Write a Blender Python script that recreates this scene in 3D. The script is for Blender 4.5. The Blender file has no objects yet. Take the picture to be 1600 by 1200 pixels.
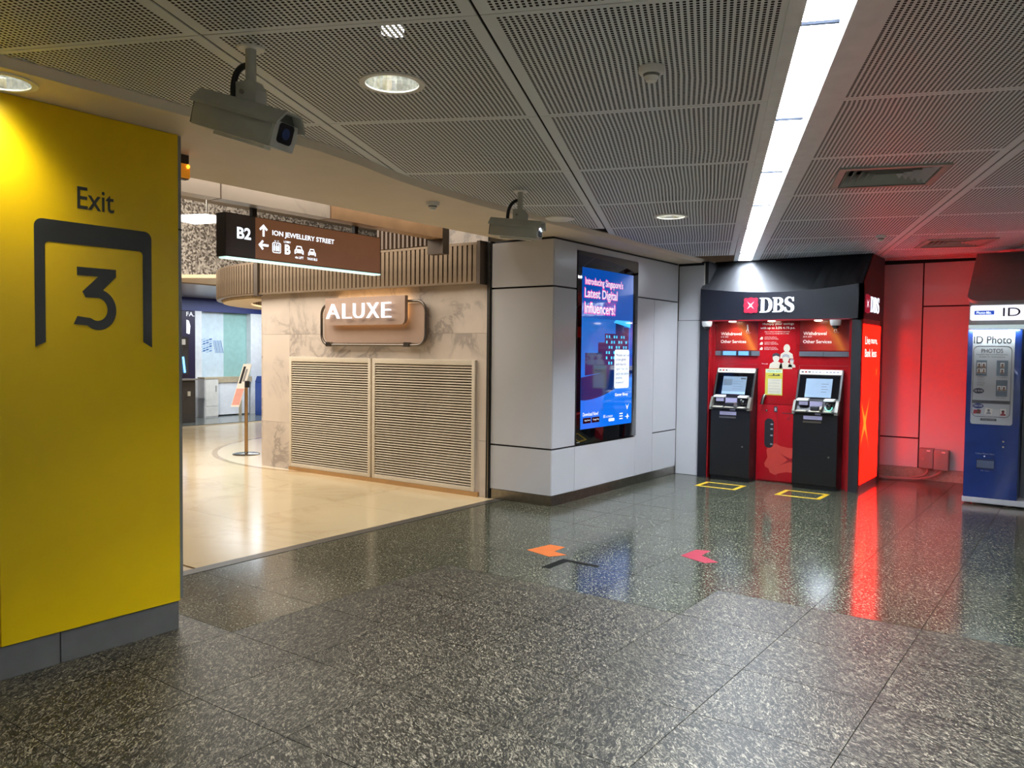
import bpy, bmesh, math, random
from mathutils import Vector, Matrix
random.seed(7)
SC = bpy.context.scene
COL = SC.collection

# ------------------------------------------------------------------ camera
YAW, PITCH, ROLL, FPX, CAMH = math.radians(35.8915), math.radians(-2.2641), math.radians(0.6142), 1266.34, 1.6
_fw = Vector((-math.sin(YAW)*math.cos(PITCH), math.cos(YAW)*math.cos(PITCH), math.sin(PITCH)))
_r0 = Vector((math.cos(YAW), math.sin(YAW), 0)); _u0 = _r0.cross(_fw)
_rt = _r0*math.cos(ROLL) + _u0*math.sin(ROLL); _up = _u0*math.cos(ROLL) - _r0*math.sin(ROLL)
cam = bpy.data.cameras.new('camera'); cam.sensor_fit = 'HORIZONTAL'; cam.sensor_width = 36
cam.lens = FPX*36/1600; cam.clip_start = .05; cam.clip_end = 100
camo = bpy.data.objects.new('camera', cam); COL.objects.link(camo)
camo.matrix_world = Matrix(((_rt.x, _up.x, -_fw.x, 0), (_rt.y, _up.y, -_fw.y, 0), (_rt.z, _up.z, -_fw.z, CAMH), (0, 0, 0, 1)))
SC.camera = camo

# ------------------------------------------------------------------ world, big lights, exposure
W = bpy.data.worlds.new('world'); SC.world = W; W.use_nodes = True
W.node_tree.nodes['Background'].inputs[0].default_value = (.8, .86, 1, 1)
W.node_tree.nodes['Background'].inputs[1].default_value = .03
SC.view_settings.view_transform = 'Standard'; SC.view_settings.look = 'None'
SC.view_settings.exposure = 1.15; SC.view_settings.gamma = 1; SC.view_settings.use_curve_mapping = False
SC.cycles.max_bounces = 8; SC.cycles.transparent_max_bounces = 8
SC.cycles.sample_clamp_indirect = 4; SC.cycles.use_denoising = True

def area(name, loc, sx, sy, power, col, rot=(0, 0, 0)):
    l = bpy.data.lights.new(name, 'AREA'); l.shape = 'RECTANGLE'; l.size = sx; l.size_y = sy
    l.energy = power; l.color = col
    o = bpy.data.objects.new(name, l); o.location = loc; o.rotation_euler = rot; COL.objects.link(o); return o
def spot(name, loc, power, col, angle=80, blend=.5, rot=(0, 0, 0), r=.05):
    l = bpy.data.lights.new(name, 'SPOT'); l.energy = power; l.color = col; l.spot_size = math.radians(angle)
    l.spot_blend = blend; l.shadow_soft_size = r
    o = bpy.data.objects.new(name, l); o.location = loc; o.rotation_euler = rot; COL.objects.link(o); return o
WARM = (1, .90, .77); NEUT = (1, .96, .90); COOL = (.84, .92, 1)
area('mall_fill_light', (-7.4, 5.6, 3.28), 2.6, 2.2, 33, WARM)  # added fill: bare area lights brighten the mall, no fittings modelled
area('mall_fill_light', (-10.2, 5.6, 3.28), 2.6, 2.0, 31, WARM)
area('mall_fill_light', (-11.9, 5.2, 3.3), 2.2, 2.2, 40, NEUT)  # added fill, kept out of view behind the yellow wall
area('mall_shop_light', (-15.3, 11.9, 2.74), 2.2, 2.4, 56, COOL)
area('mall_fill_light', (-5.39, 3.6, 3.25), .16, 6, 34, WARM)  # added strip of fill light between soffit and beam, brightens the facing
area('mall_high_fill', (-9.8, 5.0, 4.25), 2.4, 4, 70, NEUT)  # added fill under the mall ceiling, kept out of view
ms = spot('mosaic_fill_spot', (-9.8, 5.0, 4.2), 420, NEUT, 70, .8, r=.1); ms.rotation_euler = Vector((-3.7, 5.0, -.9)).to_track_quat('-Z', 'Y').to_euler()  # added spot aimed at the mosaic to brighten it

# ------------------------------------------------------------------ colour and materials
def lin(c):
    return tuple((v/12.92 if v <= .04045 else ((v+.055)/1.055)**2.4) for v in c)
def H(h):
    return lin(tuple(int(h[i:i+2], 16)/255 for i in (0, 2, 4)))
MATS = {}
def M(name, hexc, rough=.5, metal=0., emit=0., var=.06, scale=9., bump=0., spec=.5, ecol=None, coat=0., ior=None):
    """node material: principled with a faint noise mottling of its colour"""
    if name in MATS: return MATS[name]
    m = bpy.data.materials.new(name); m.use_nodes = True; nt = m.node_tree
    b = nt.nodes['Principled BSDF']; c = H(hexc)
    tc = nt.nodes.new('ShaderNodeTexCoord'); nz = nt.nodes.new('ShaderNodeTexNoise')
    nz.inputs['Scale'].default_value = scale; nz.inputs['Detail'].default_value = 3
    nt.links.new(tc.outputs['Object'], nz.inputs['Vector'])
    rp = nt.nodes.new('ShaderNodeValToRGB')
    rp.color_ramp.elements[0].position = .3; rp.color_ramp.elements[1].position = .7
    rp.color_ramp.elements[0].color = tuple(v*(1-var) for v in c)+(1,)
    rp.color_ramp.elements[1].color = tuple(min(1, v*(1+var)) for v in c)+(1,)
    nt.links.new(nz.outputs['Fac'], rp.inputs['Fac']); nt.links.new(rp.outputs['Color'], b.inputs['Base Color'])
    b.inputs['Roughness'].default_value = rough; b.inputs['Metallic'].default_value = metal
    b.inputs['Specular IOR Level'].default_value = spec; b.inputs['Coat Weight'].default_value = coat
    b.inputs['Coat Roughness'].default_value = .04
    if emit:
        b.inputs['Emission Color'].default_value = (H(ecol) if ecol else c)+(1,)
        b.inputs['Emission Strength'].default_value = emit
    if bump:
        bp = nt.nodes.new('ShaderNodeBump'); bp.inputs['Strength'].default_value = bump; bp.inputs['Distance'].default_value = .002
        n2 = nt.nodes.new('ShaderNodeTexNoise'); n2.inputs['Scale'].default_value = 260
        nt.links.new(tc.outputs['Object'], n2.inputs['Vector'])
        nt.links.new(n2.outputs['Fac'], bp.inputs['Height']); nt.links.new(bp.outputs['Normal'], b.inputs['Normal'])
    MATS[name] = m; return m

def granite(name, fine, rough, cols, bump, dist=.9, spec=.5):
    m = bpy.data.materials.new(name); m.use_nodes = True; nt = m.node_tree; N = nt.nodes; Lk = nt.links
    b = N['Principled BSDF']; geo = N.new('ShaderNodeNewGeometry'); oi = N.new('ShaderNodeObjectInfo')
    def math_(op, a, bb):
        n = N.new('ShaderNodeMath'); n.operation = op
        for i, v in enumerate((a, bb)):
            if isinstance(v, (int, float)): n.inputs[i].default_value = v
            else: Lk.new(v, n.inputs[i])
        return n.outputs[0]
    mp = N.new('ShaderNodeMapping'); Lk.new(geo.outputs['Position'], mp.inputs['Vector'])
    cr = N.new('ShaderNodeCombineXYZ'); Lk.new(math_('MULTIPLY', oi.outputs['Random'], 37.), cr.inputs['X'])
    Lk.new(math_('MULTIPLY', oi.outputs['Random'], 91.), cr.inputs['Y']); Lk.new(cr.outputs[0], mp.inputs['Location'])
    cz = N.new('ShaderNodeCombineXYZ')
    Lk.new(math_('ADD', math_('MULTIPLY', oi.outputs['Random'], .7), .45), cz.inputs['Z']); Lk.new(cz.outputs[0], mp.inputs['Rotation'])
    st = N.new('ShaderNodeMapping'); Lk.new(mp.outputs[0], st.inputs['Vector'])
    st.inputs['Scale'].default_value = fine
    n1 = N.new('ShaderNodeTexNoise'); n1.inputs['Scale'].default_value = 1; n1.inputs['Detail'].default_value = 5
    n1.inputs['Roughness'].default_value = .72; n1.inputs['Distortion'].default_value = dist
    Lk.new(st.outputs[0], n1.inputs['Vector'])
    rp = N.new('ShaderNodeValToRGB'); e = rp.color_ramp.elements
    e[0].position = .41; e[0].color = H(cols[0])+(1,); e[1].position = .50; e[1].color = H(cols[1])+(1,)
    x = e.new(.57); x.color = H(cols[2])+(1,); x = e.new(.67); x.color = H(cols[3])+(1,)
    Lk.new(n1.outputs['Fac'], rp.inputs['Fac'])
    n2 = N.new('ShaderNodeTexNoise'); n2.inputs['Scale'].default_value = 1.6; n2.inputs['Detail'].default_value = 3
    Lk.new(mp.outputs[0], n2.inputs['Vector'])
    mix = N.new('ShaderNodeMix'); mix.data_type = 'RGBA'; mix.blend_type = 'MULTIPLY'; mix.inputs['Factor'].default_value = 1
    tone = N.new('ShaderNodeMapRange'); tone.inputs['From Min'].default_value = .3; tone.inputs['From Max'].default_value = .7
    tone.inputs['To Min'].default_value = .82; tone.inputs['To Max'].default_value = 1.15
    Lk.new(n2.outputs['Fac'], tone.inputs['Value'])
    Lk.new(rp.outputs['Color'], mix.inputs['A']); Lk.new(tone.outputs[0], mix.inputs['B'])
    Lk.new(mix.outputs['Result'], b.inputs['Base Color'])
    b.inputs['Roughness'].default_value = rough; b.inputs['Specular IOR Level'].default_value = spec
    bp = N.new('ShaderNodeBump'); bp.inputs['Strength'].default_value = bump; bp.inputs['Distance'].default_value = .002
    Lk.new(n1.outputs['Fac'], bp.inputs['Height']); Lk.new(bp.outputs['Normal'], b.inputs['Normal'])
    return m
GR_ROUGH = granite('flamed_granite', (25, 62, 45), .45, ('151510', '302e26', '645f50', 'a39a85'), .3, 1.7, .2)
GR_POL = granite('polished_granite', (46, 84, 66), .15, ('14160f', '343729', '676959', 'a09f8c'), .02)

def marble(name, base, vein, rough, scale, spec=.5):
    m = bpy.data.materials.new(name); m.use_nodes = True; nt = m.node_tree; N = nt.nodes; Lk = nt.links
    b = N['Principled BSDF']; geo = N.new('ShaderNodeNewGeometry'); oi = N.new('ShaderNodeObjectInfo')
    ad = N.new('ShaderNodeVectorMath'); ad.operation = 'ADD'; Lk.new(geo.outputs['Position'], ad.inputs[0])
    sc_ = N.new('ShaderNodeVectorMath'); sc_.operation = 'SCALE'; sc_.inputs[0].default_value = (13, 7, 29)
    Lk.new(oi.outputs['Random'], sc_.inputs['Scale']); Lk.new(sc_.outputs[0], ad.inputs[1])
    n0 = N.new('ShaderNodeTexNoise'); n0.inputs['Scale'].default_value = scale; n0.inputs['Detail'].default_value = 8
    n0.inputs['Distortion'].default_value = 1.6; n0.inputs['Roughness'].default_value = .62
    Lk.new(ad.outputs[0], n0.inputs['Vector'])
    rp = N.new('ShaderNodeValToRGB'); e = rp.color_ramp.elements     # thin veins
    e[0].position = .455; e[0].color = (0, 0, 0, 1); e[1].position = .545; e[1].color = (0, 0, 0, 1); x = e.new(.50); x.color = (1, 1, 1, 1)
    n3 = N.new('ShaderNodeTexNoise'); n3.inputs['Scale'].default_value = scale*.7; n3.inputs['Detail'].default_value = 3
    Lk.new(ad.outputs[0], n3.inputs['Vector'])
    mk = N.new('ShaderNodeMapRange'); mk.inputs['From Min'].default_value = .46; mk.inputs['From Max'].default_value = .62
    mk.inputs['To Min'].default_value = .0; mk.inputs['To Max'].default_value = 1; Lk.new(n3.outputs['Fac'], mk.inputs['Value'])
    n4 = N.new('ShaderNodeTexNoise'); n4.inputs['Scale'].default_value = scale*7; n4.inputs['Detail'].default_value = 6; Lk.new(ad.outputs[0], n4.inputs['Vector'])
    m1 = N.new('ShaderNodeMath'); m1.operation = 'MULTIPLY'; Lk.new(rp.outputs[0], m1.inputs[0]); Lk.new(mk.outputs[0], m1.inputs[1])
    m2 = N.new('ShaderNodeMath'); m2.operation = 'MULTIPLY'; Lk.new(n4.outputs['Fac'], m2.inputs[0]); Lk.new(mk.outputs[0], m2.inputs[1])
    m3 = N.new('ShaderNodeMath'); m3.operation = 'MULTIPLY_ADD'; m3.use_clamp = True; Lk.new(m2.outputs[0], m3.inputs[0]); m3.inputs[1].default_value = .75; Lk.new(m1.outputs[0], m3.inputs[2])
    mx = N.new('ShaderNodeMix'); mx.data_type = 'RGBA'; mx.inputs['A'].default_value = H(base)+(1,); mx.inputs['B'].default_value = H(vein)+(1,)
    Lk.new(m3.outputs[0], mx.inputs['Factor'])
    Lk.new(n0.outputs['Fac'], rp.inputs['Fac']); Lk.new(mx.outputs['Result'], b.inputs['Base Color'])
    b.inputs['Roughness'].default_value = rough; b.inputs['Specular IOR Level'].default_value = spec
    return m
MARBLE = marble('beige_veined_marble', 'd0c2b4', 'a1968d', .30, 1.2)
MARBLE_F = marble('cream_marble_floor', 'd2bf9a', 'c5b08a', .17, .8)
MARBLE_W = marble('white_marble_inlay', 'ddcfb6', 'd2c5ae', .17, .9)

def perforated():
    """painted metal ceiling panel: the holes are real gaps onto the dark void above"""
    m = bpy.data.materials.new('perforated_panel'); m.use_nodes = True; nt = m.node_tree; N = nt.nodes; Lk = nt.links
    b = N['Principled BSDF']; out = N['Material Output']
    b.inputs['Base Color'].default_value = H('dce0e0')+(1,); b.inputs['Roughness'].default_value = .5
    uv = N.new('ShaderNodeUVMap'); uv.uv_map = 'UVMap'; sx = N.new('ShaderNodeSeparateXYZ'); Lk.new(uv.outputs[0], sx.inputs[0])
    def mth(op, a, bb=None):
        n = N.new('ShaderNodeMath'); n.operation = op
        for i, v in enumerate((a, bb)):
            if v is None: continue
            if isinstance(v, (int, float)): n.inputs[i].default_value = v
            else: Lk.new(v, n.inputs[i])
        return n.outputs[0]
    def axis(c, marg, n, duty):
        t = mth('DIVIDE', mth('SUBTRACT', c, marg), 1-2*marg)
        inside = mth('MULTIPLY', mth('GREATER_THAN', t, 0), mth('LESS_THAN', t, 1))
        d = mth('ABSOLUTE', mth('SUBTRACT', mth('FRACT', mth('MULTIPLY', t, n)), .5))
        return inside, mth('DIVIDE', d, duty/2)
    i1, d1 = axis(sx.outputs['X'], .042, 44, .54)
    i2, d2 = axis(sx.outputs['Y'], .020, 58, .70)
    r4 = mth('ADD', mth('POWER', d1, 4), mth('POWER', d2, 4))
    mask = mth('MULTIPLY', mth('MULTIPLY', mth('LESS_THAN', r4, 1), i1), i2)
    tr = N.new('ShaderNodeBsdfTransparent'); mx = N.new('ShaderNodeMixShader')
    Lk.new(mask, mx.inputs[0]); Lk.new(b.outputs[0], mx.inputs[1]); Lk.new(tr.outputs[0], mx.inputs[2])
    Lk.new(mx.outputs[0], out.inputs['Surface'])
    return m
PERF = perforated()

def mosaic():
    m = bpy.data.materials.new('pebble_mosaic'); m.use_nodes = True; nt = m.node_tree; N = nt.nodes; Lk = nt.links
    b = N['Principled BSDF']; geo = N.new('ShaderNodeNewGeometry'); vo = N.new('ShaderNodeTexVoronoi')
    vo.inputs['Scale'].default_value = 30; Lk.new(geo.outputs['Position'], vo.inputs['Vector'])
    sp = N.new('ShaderNodeSeparateColor'); Lk.new(vo.outputs['Color'], sp.inputs[0])
    rp = N.new('ShaderNodeValToRGB'); rp.color_ramp.interpolation = 'CONSTANT'; e = rp.color_ramp.elements
    e[0].color = H('6e655c')+(1,); e[1].position = .35; e[1].color = H('b3a99c')+(1,); x = e.new(.7); x.color = H('dcd3c6')+(1,)
    Lk.new(sp.outputs[0], rp.inputs[0]); Lk.new(rp.outputs[0], b.inputs['Base Color']); b.inputs['Roughness'].default_value = .3
    return m
MOSAIC = mosaic()

STEEL = M('brushed_steel', '9a958c', .28, 1., var=.12, scale=22)
CHROME = M('polished_chrome', 'd8d8d6', .08, 1.)
GOLD = M('champagne_metal', '7f6c56', .36, .45, var=.1)
BRONZE = M('dark_bronze', '5d5146', .4, .5)
DKBROWN = M('dark_brown_metal', '2b2420', .5)
YELLOW = M('yellow_panel', 'f0c800', .38, var=.02, scale=3)
CHAR = M('charcoal_print', '2b2c26', .55)
GREYTRIM = M('grey_edge_trim', '8b8b88', .4, .3)
SKIRT = M('grey_skirting_tile', '5b5b57', .45, var=.08)
PANEL = M('enamel_panel', 'bebebf', .22, var=.02, scale=2, coat=.25)
DARKGAP = M('black_gap', '0c0c0c', .6)
SOFFIT = M('painted_soffit', 'dccdb6', .6, var=.03, scale=3)
WHITE = M('white_plastic', 'e6e4dc', .45)
WHITEG = M('white_gloss', 'dcdcd8', .25)
CAMGREY = M('camera_grey_paint', 'b4b3a6', .45, var=.05)
CAMDARK = M('camera_dark_paint', '55554c', .45)
BLACKR = M('black_rubber', '121212', .5)
BLACKM = M('black_matte_metal', '1c1d21', .42, var=.1)
NAVYBLK = M('navy_black_header', '11141d', .38, var=.06)
CANOPY = M('charcoal_canopy', '17181a', .6, 0., var=.1)
RED = M('red_laminate', '960f18', .22, var=.05, coat=.3)
REDD = M('red_print_dark', '7c111a', .3)
REDL = M('red_logo_overlay', 'ad3830', .3)
ORANGE = M('orange_print', 'e8772c', .4)
GLASSBLK = M('black_display_glass', '05060a', .04, coat=1.)
CREAM = M('cream_print', 'bdb7a4', .5)
PWHITE = M('white_print', 'e9e6e0', .5)
PGREY = M('grey_print', '8f9296', .5)
PDARK = M('dark_print', '26282c', .5)
LOUV = M('cream_louvre', 'd2c6b2', .45, var=.03)
VENTM = M('vent_paint', '9b9b94', .5)
BLUE = M('booth_blue', '16306e', .28, var=.04, coat=.2)
BASEW = M('booth_white_base', 'b9bbbd', .4)
E_WHITE = M('lit_white', 'ffffff', .5, emit=5)
E_TEXT = M('lit_letter', 'ffffff', .5, emit=.75, ecol='e2ecff')
E_SIGN = M('lit_sign_letter', 'eef6ff', .5, emit=.75, ecol='e2f0ff')

# ------------------------------------------------------------------ geometry helpers (vertices in world metres)
class Fr:
    """plane frame: P(u,v,w) with w out of the surface"""
    def __init__(s, O, U, V):
        s.O = Vector(O); s.U = Vector(U); s.V = Vector(V); s.N = s.U.cross(s.V)
    def P(s, u, v, w=0): return s.O + s.U*u + s.V*v + s.N*w
def FX(x): return Fr((x, 0, 0), (0, 1, 0), (0, 0, 1))      # faces +x : u = y, v = z
def FY(y): return Fr((0, y, 0), (1, 0, 0), (0, 0, 1))      # faces -y : u = x, v = z
FZ = Fr((0, 0, 0), (1, 0, 0), (0, 1, 0))                    # floor   : u = x, v = y
def gbox(x0, x1, y0, y1, z0, z1):
    v = [(x, y, z) for z in (z0, z1) for y in (y0, y1) for x in (x0, x1)]
    return v, [(0, 2, 3, 1), (4, 5, 7, 6), (0, 1, 5, 4), (2, 6, 7, 3), (0, 4, 6, 2), (1, 3, 7, 5)]
def gfbox(F, u0, u1, v0, v1, w0, w1):
    v = [F.P(u, vv, w) for w in (w0, w1) for vv in (v0, v1) for u in (u0, u1)]
    return v, [(0, 2, 3, 1), (4, 5, 7, 6), (0, 1, 5, 4), (2, 6, 7, 3), (0, 4, 6, 2), (1, 3, 7, 5)]
def gprism(F, pts, w0, w1):
    n = len(pts); a = sum(pts[i][0]*pts[(i+1) % n][1]-pts[(i+1) % n][0]*pts[i][1] for i in range(n))
    if a < 0: pts = pts[::-1]
    v = [F.P(p[0], p[1], w0) for p in pts]+[F.P(p[0], p[1], w1) for p in pts]
    f = [tuple(range(n-1, -1, -1)), tuple(range(n, 2*n))]+[(i, (i+1) % n, n+(i+1) % n, n+i) for i in range(n)]
    return v, f
def gring(F, outer, inner, w0, w1):
    """plate between two loops with the same number of points"""
    n = len(outer); v = []
    for w in (w0, w1):
        v += [F.P(p[0], p[1], w) for p in outer]+[F.P(p[0], p[1], w) for p in inner]
    f = []
    for i in range(n):
        j = (i+1) % n
        f += [(2*n+i, 2*n+j, 3*n+j, 3*n+i), (i, n+i, n+j, j), (i, j, 2*n+j, 2*n+i), (n+i, 3*n+i, 3*n+j, n+j)]
    return v, f
def rrect(u0, u1, v0, v1, r, n=6):
    p = []
    for cx, cy, a in ((u1-r, v1-r, 0), (u0+r, v1-r, 90), (u0+r, v0+r, 180), (u1-r, v0+r, 270)):
        for i in range(n+1):
            t = math.radians(a+90*i/n); p.append((cx+r*math.cos(t), cy+r*math.sin(t)))
    return p
def circ(cu, cv, r, n=32, ry=None):
    return [(cu+r*math.cos(2*math.pi*i/n), cv+(ry or r)*math.sin(2*math.pi*i/n)) for i in range(n)]
def gtube(path, r, n=10, cap=True):
    path = [Vector(p) for p in path]; v = []; f = []; pn = None
    for i, p in enumerate(path):
        t = (path[min(i+1, len(path)-1)]-path[max(i-1, 0)]).normalized()
        if pn is None: pn = t.orthogonal().normalized()
        else: pn = (pn-t*pn.dot(t)).normalized()
        q = t.cross(pn); rr = r[i] if isinstance(r, (list, tuple)) else r
        v += [p+(pn*math.cos(2*math.pi*k/n)+q*math.sin(2*math.pi*k/n))*rr for k in range(n)]
    for i in range(len(path)-1):
        f += [(i*n+k, i*n+(k+1) % n, (i+1)*n+(k+1) % n, (i+1)*n+k) for k in range(n)]
    if cap: f += [tuple(range(n-1, -1, -1)), tuple(range((len(path)-1)*n, len(path)*n))]
    return v, f
def glathe(c, prof, n=32):
    """prof: list of (r, z) from bottom or top; axis z"""
    v = []; f = []
    for r, z in prof:
        v += [(c[0]+max(r, 1e-4)*math.cos(2*math.pi*k/n), c[1]+max(r, 1e-4)*math.sin(2*math.pi*k/n), c[2]+z) for k in range(n)]
    for i in range(len(prof)-1):
        f += [(i*n+k, i*n+(k+1) % n, (i+1)*n+(k+1) % n, (i+1)*n+k) for k in range(n)]
    f += [tuple(range(n-1, -1, -1)), tuple(range((len(prof)-1)*n, len(prof)*n))]
    return v, f
def join(*gs):
    v = []; f = []
    for a, b in gs:
        k = len(v); v += list(a); f += [tuple(i+k for i in q) for q in b]
    return v, f
def bez(p0, p1, p2, p3, n=14):
    return [tuple((1-t)**3*a+3*(1-t)**2*t*b+3*(1-t)*t*t*c+t**3*d for a, b, c, d in zip(p0, p1, p2, p3)) for t in [i/n for i in range(n+1)]]

WORLD = {}
def obj(name, g, mat, parent=None, bevel=0, smooth=None, uv=None, fix=True):
    vs = [Vector(v) for v in g[0]]
    lo = Vector([min(v[i] for v in vs) for i in range(3)]); hi = Vector([max(v[i] for v in vs) for i in range(3)])
    o0 = Vector(((lo.x+hi.x)/2, (lo.y+hi.y)/2, lo.z))
    me = bpy.data.meshes.new(name); me.from_pydata([tuple(v-o0) for v in vs], [], g[1])
    if uv:
        l = me.uv_layers.new(name='UVMap')
        for lp in me.loops: l.data[lp.index].uv = uv[lp.vertex_index]
    if fix or bevel:
        bm = bmesh.new(); bm.from_mesh(me)
        if fix: bmesh.ops.recalc_face_normals(bm, faces=bm.faces)
        if bevel:
            es = [e for e in bm.edges if len(e.link_faces) == 2 and e.calc_face_angle(0) > .6]
            bmesh.ops.bevel(bm, geom=es, offset=bevel, segments=2, profile=.6, affect='EDGES')
        bm.to_mesh(me); bm.free()
    if smooth is not None or bevel:
        me.shade_smooth(); me.set_sharp_from_angle(angle=math.radians(smooth or 32))
    me.materials.append(mat)
    o = bpy.data.objects.new(name, me); COL.objects.link(o)
    pw = Vector((0, 0, 0))
    if parent is not None: o.parent = parent; pw = WORLD[parent.name]
    o.location = o0-pw; WORLD[o.name] = o0
    return o
def empty(name, loc):
    o = bpy.data.objects.new(name, None); COL.objects.link(o); o.location = loc; o.empty_display_size = .1
    WORLD[o.name] = Vector(loc); return o
def tag(o, label=None, cat=None, group=None, kind=None):
    if label: o['label'] = label
    if cat: o['category'] = cat
    if group: o['group'] = group
    if kind: o['kind'] = kind
    return o
def struct(o, label=None): return tag(o, label=label, kind='structure')
def inst(src, loc_world, parent, name=None):
    """another object sharing src's mesh, at a world position"""
    c = bpy.data.objects.new(name or src.name.split('.')[0], src.data); COL.objects.link(c)
    c.parent = parent; c.location = Vector(loc_world)-(WORLD[parent.name] if parent else Vector((0, 0, 0)))
    WORLD[c.name] = Vector(loc_world); return c
def cut(o, g):
    """boolean hole through a mesh object"""
    me = bpy.data.meshes.new('cutter'); me.from_pydata([tuple(v) for v in g[0]], [], g[1])
    bm = bmesh.new(); bm.from_mesh(me); bmesh.ops.recalc_face_normals(bm, faces=bm.faces); bm.to_mesh(me); bm.free()
    c = bpy.data.objects.new('cutter', me); COL.objects.link(c)
    m = o.modifiers.new('b', 'BOOLEAN'); m.operation = 'DIFFERENCE'; m.solver = 'EXACT'; m.object = c
    bpy.context.view_layer.update(); dg = bpy.context.evaluated_depsgraph_get()
    nm = bpy.data.meshes.new_from_object(o.evaluated_get(dg)); o.modifiers.clear(); o.data = nm
    bpy.data.objects.remove(c); bpy.data.meshes.remove(me)
_TXT = {}
def gtext2(s, bold=0., ext=0.):
    k = (s, bold, ext)
    if k not in _TXT:
        cu = bpy.data.curves.new('t', 'FONT'); cu.body = s; cu.size = 1; cu.offset = bold; cu.extrude = ext; cu.resolution_u = 4
        cu.space_line = 1.0
        o = bpy.data.objects.new('t', cu); COL.objects.link(o); bpy.context.view_layer.update()
        dg = bpy.context.evaluated_depsgraph_get(); me = bpy.data.meshes.new_from_object(o.evaluated_get(dg))
        _TXT[k] = ([tuple(v.co) for v in me.vertices], [tuple(p.vertices) for p in me.polygons])
        bpy.data.objects.remove(o); bpy.data.curves.remove(cu); bpy.data.meshes.remove(me)
    return _TXT[k]
def gtext(F, s, u0, u1, v0, v1, w, bold=0., depth=0.):
    """text stretched to a box of a frame"""
    vs, fs = gtext2(s, bold, .5 if depth else 0)
    a0 = min(v[0] for v in vs); a1 = max(v[0] for v in vs); b0 = min(v[1] for v in vs); b1 = max(v[1] for v in vs)
    return [F.P(u0+(v[0]-a0)/(a1-a0)*(u1-u0), v0+(v[1]-b0)/(b1-b0)*(v1-v0), w+(v[2]+.5)*depth if depth else w) for v in vs], fs
def gcurve(F, loops, w, depth=0.):
    """filled 2d outline with holes"""
    cu = bpy.data.curves.new('c', 'CURVE'); cu.dimensions = '2D'; cu.fill_mode = 'BOTH'; cu.extrude = .5 if depth else 0
    for lp in loops:
        sp = cu.splines.new('POLY'); sp.points.add(len(lp)-1); sp.use_cyclic_u = True
        for p, q in zip(sp.points, lp): p.co = (q[0], q[1], 0, 1)
    o = bpy.data.objects.new('c', cu); COL.objects.link(o); bpy.context.view_layer.update()
    dg = bpy.context.evaluated_depsgraph_get(); me = bpy.data.meshes.new_from_object(o.evaluated_get(dg))
    r = ([F.P(v.co.x, v.co.y, w+(v.co.z+.5)*depth if depth else w) for v in me.vertices], [tuple(p.vertices) for p in me.polygons])
    bpy.data.objects.remove(o); bpy.data.curves.remove(cu); bpy.data.meshes.remove(me)
    return r
def label(name, F, s, u0, u1, v0, v1, w, mat, parent, bold=0., depth=0.):
    return obj(name, gtext(F, s, u0, u1, v0, v1, w, bold, depth), mat, parent, fix=bool(depth))
def flat(name, F, pts, w, mat, parent, t=.0012):
    return obj(name, gprism(F, pts, w-t, w), mat, parent)
def rect(u0, u1, v0, v1): return [(u0, v0), (u1, v0), (u1, v1), (u0, v1)]
def project(p):
    d = Vector(p)-Vector((0, 0, CAMH)); z = d.dot(_fw)
    if z < .1: return None
    return 800+FPX*d.dot(_rt)/z, 600-FPX*d.dot(_up)/z
def in_view(pts, pad=60):
    q = [project(p) for p in pts]; q = [a for a in q if a]
    return bool(q) and max(a[0] for a in q) > -pad and min(a[0] for a in q) < 1600+pad and max(a[1] for a in q) > -pad and min(a[1] for a in q) < 1200+pad

# ================================================================== FLOOR
X0T, DXT, Y0T, DYT = -1.42, .6265, 2.745, .62
XMIN, XMAX, YMIN, YMAX = -5.17, 4.4, -3.4, 11.62
floor = struct(obj('floor', gbox(XMIN-.1, XMAX, YMIN, YMAX, -.12, -.012), DARKGAP), 'dark granite tiled concourse floor')
def gtile(x0, x1, y0, y1, h=.012): return gbox(x0, x1, y0, y1, -h, 0)
protos = {}; rest = {True: [], False: []}
xs = [X0T+DXT*i for i in range(-10, 8)]; ys = [Y0T+DYT*j for j in range(-10, 17)]
for i, xa in enumerate(xs):
    for ya in ys:
        xb, yb = xa+DXT, ya+DYT
        a, b_, c, d = max(xa, XMIN), min(xb, XMAX), max(ya, YMIN), min(yb, YMAX)
        if b_-a < .03 or d-c < .03: continue
        xm, ym = (xa+xb)/2, (ya+yb)/2
        lim = 2.75 if xm < -3.93 else (4.61 if xm < -2.05 else 5.23)
        rough = ym < lim
        gap = .0022
        vis = in_view([(a, c, 0), (b_, c, 0), (a, d, 0), (b_, d, 0), ((a+b_)/2, (c+d)/2, 0)])
        if not vis:
            rest[rough].append(gtile(a+gap, b_-gap, c+gap, d-gap)); continue
        key = (round(b_-a, 3), round(d-c, 3), rough)
        ctr = ((a+b_)/2, (c+d)/2, -.012)
        if key in protos: inst(protos[key], ctr, floor)
        else: protos[key] = obj('granite_tile', gtile(a+gap, b_-gap, c+gap, d-gap), GR_ROUGH if rough else GR_POL, floor)
for r_, nm in ((True, 'flamed_tile_field'), (False, 'polished_tile_field')):
    if rest[r_]: tag(obj(nm, join(*rest[r_]), GR_ROUGH if r_ else GR_POL, floor), kind='stuff')
# dark stone strip and steel line between concourse and mall
thr = struct(obj('trim_1', gbox(-5.285, -5.175, -3.4, 7.0, -.05, .001), M('threshold_stone', '4a4843', .3, var=.15, scale=60)), 'grey stone threshold strip between granite and marble floors')
obj('steel_inlay', gbox(-5.175, -5.165, -3.4, 7.0, -.02, .002), DARKGAP, thr)
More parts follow.
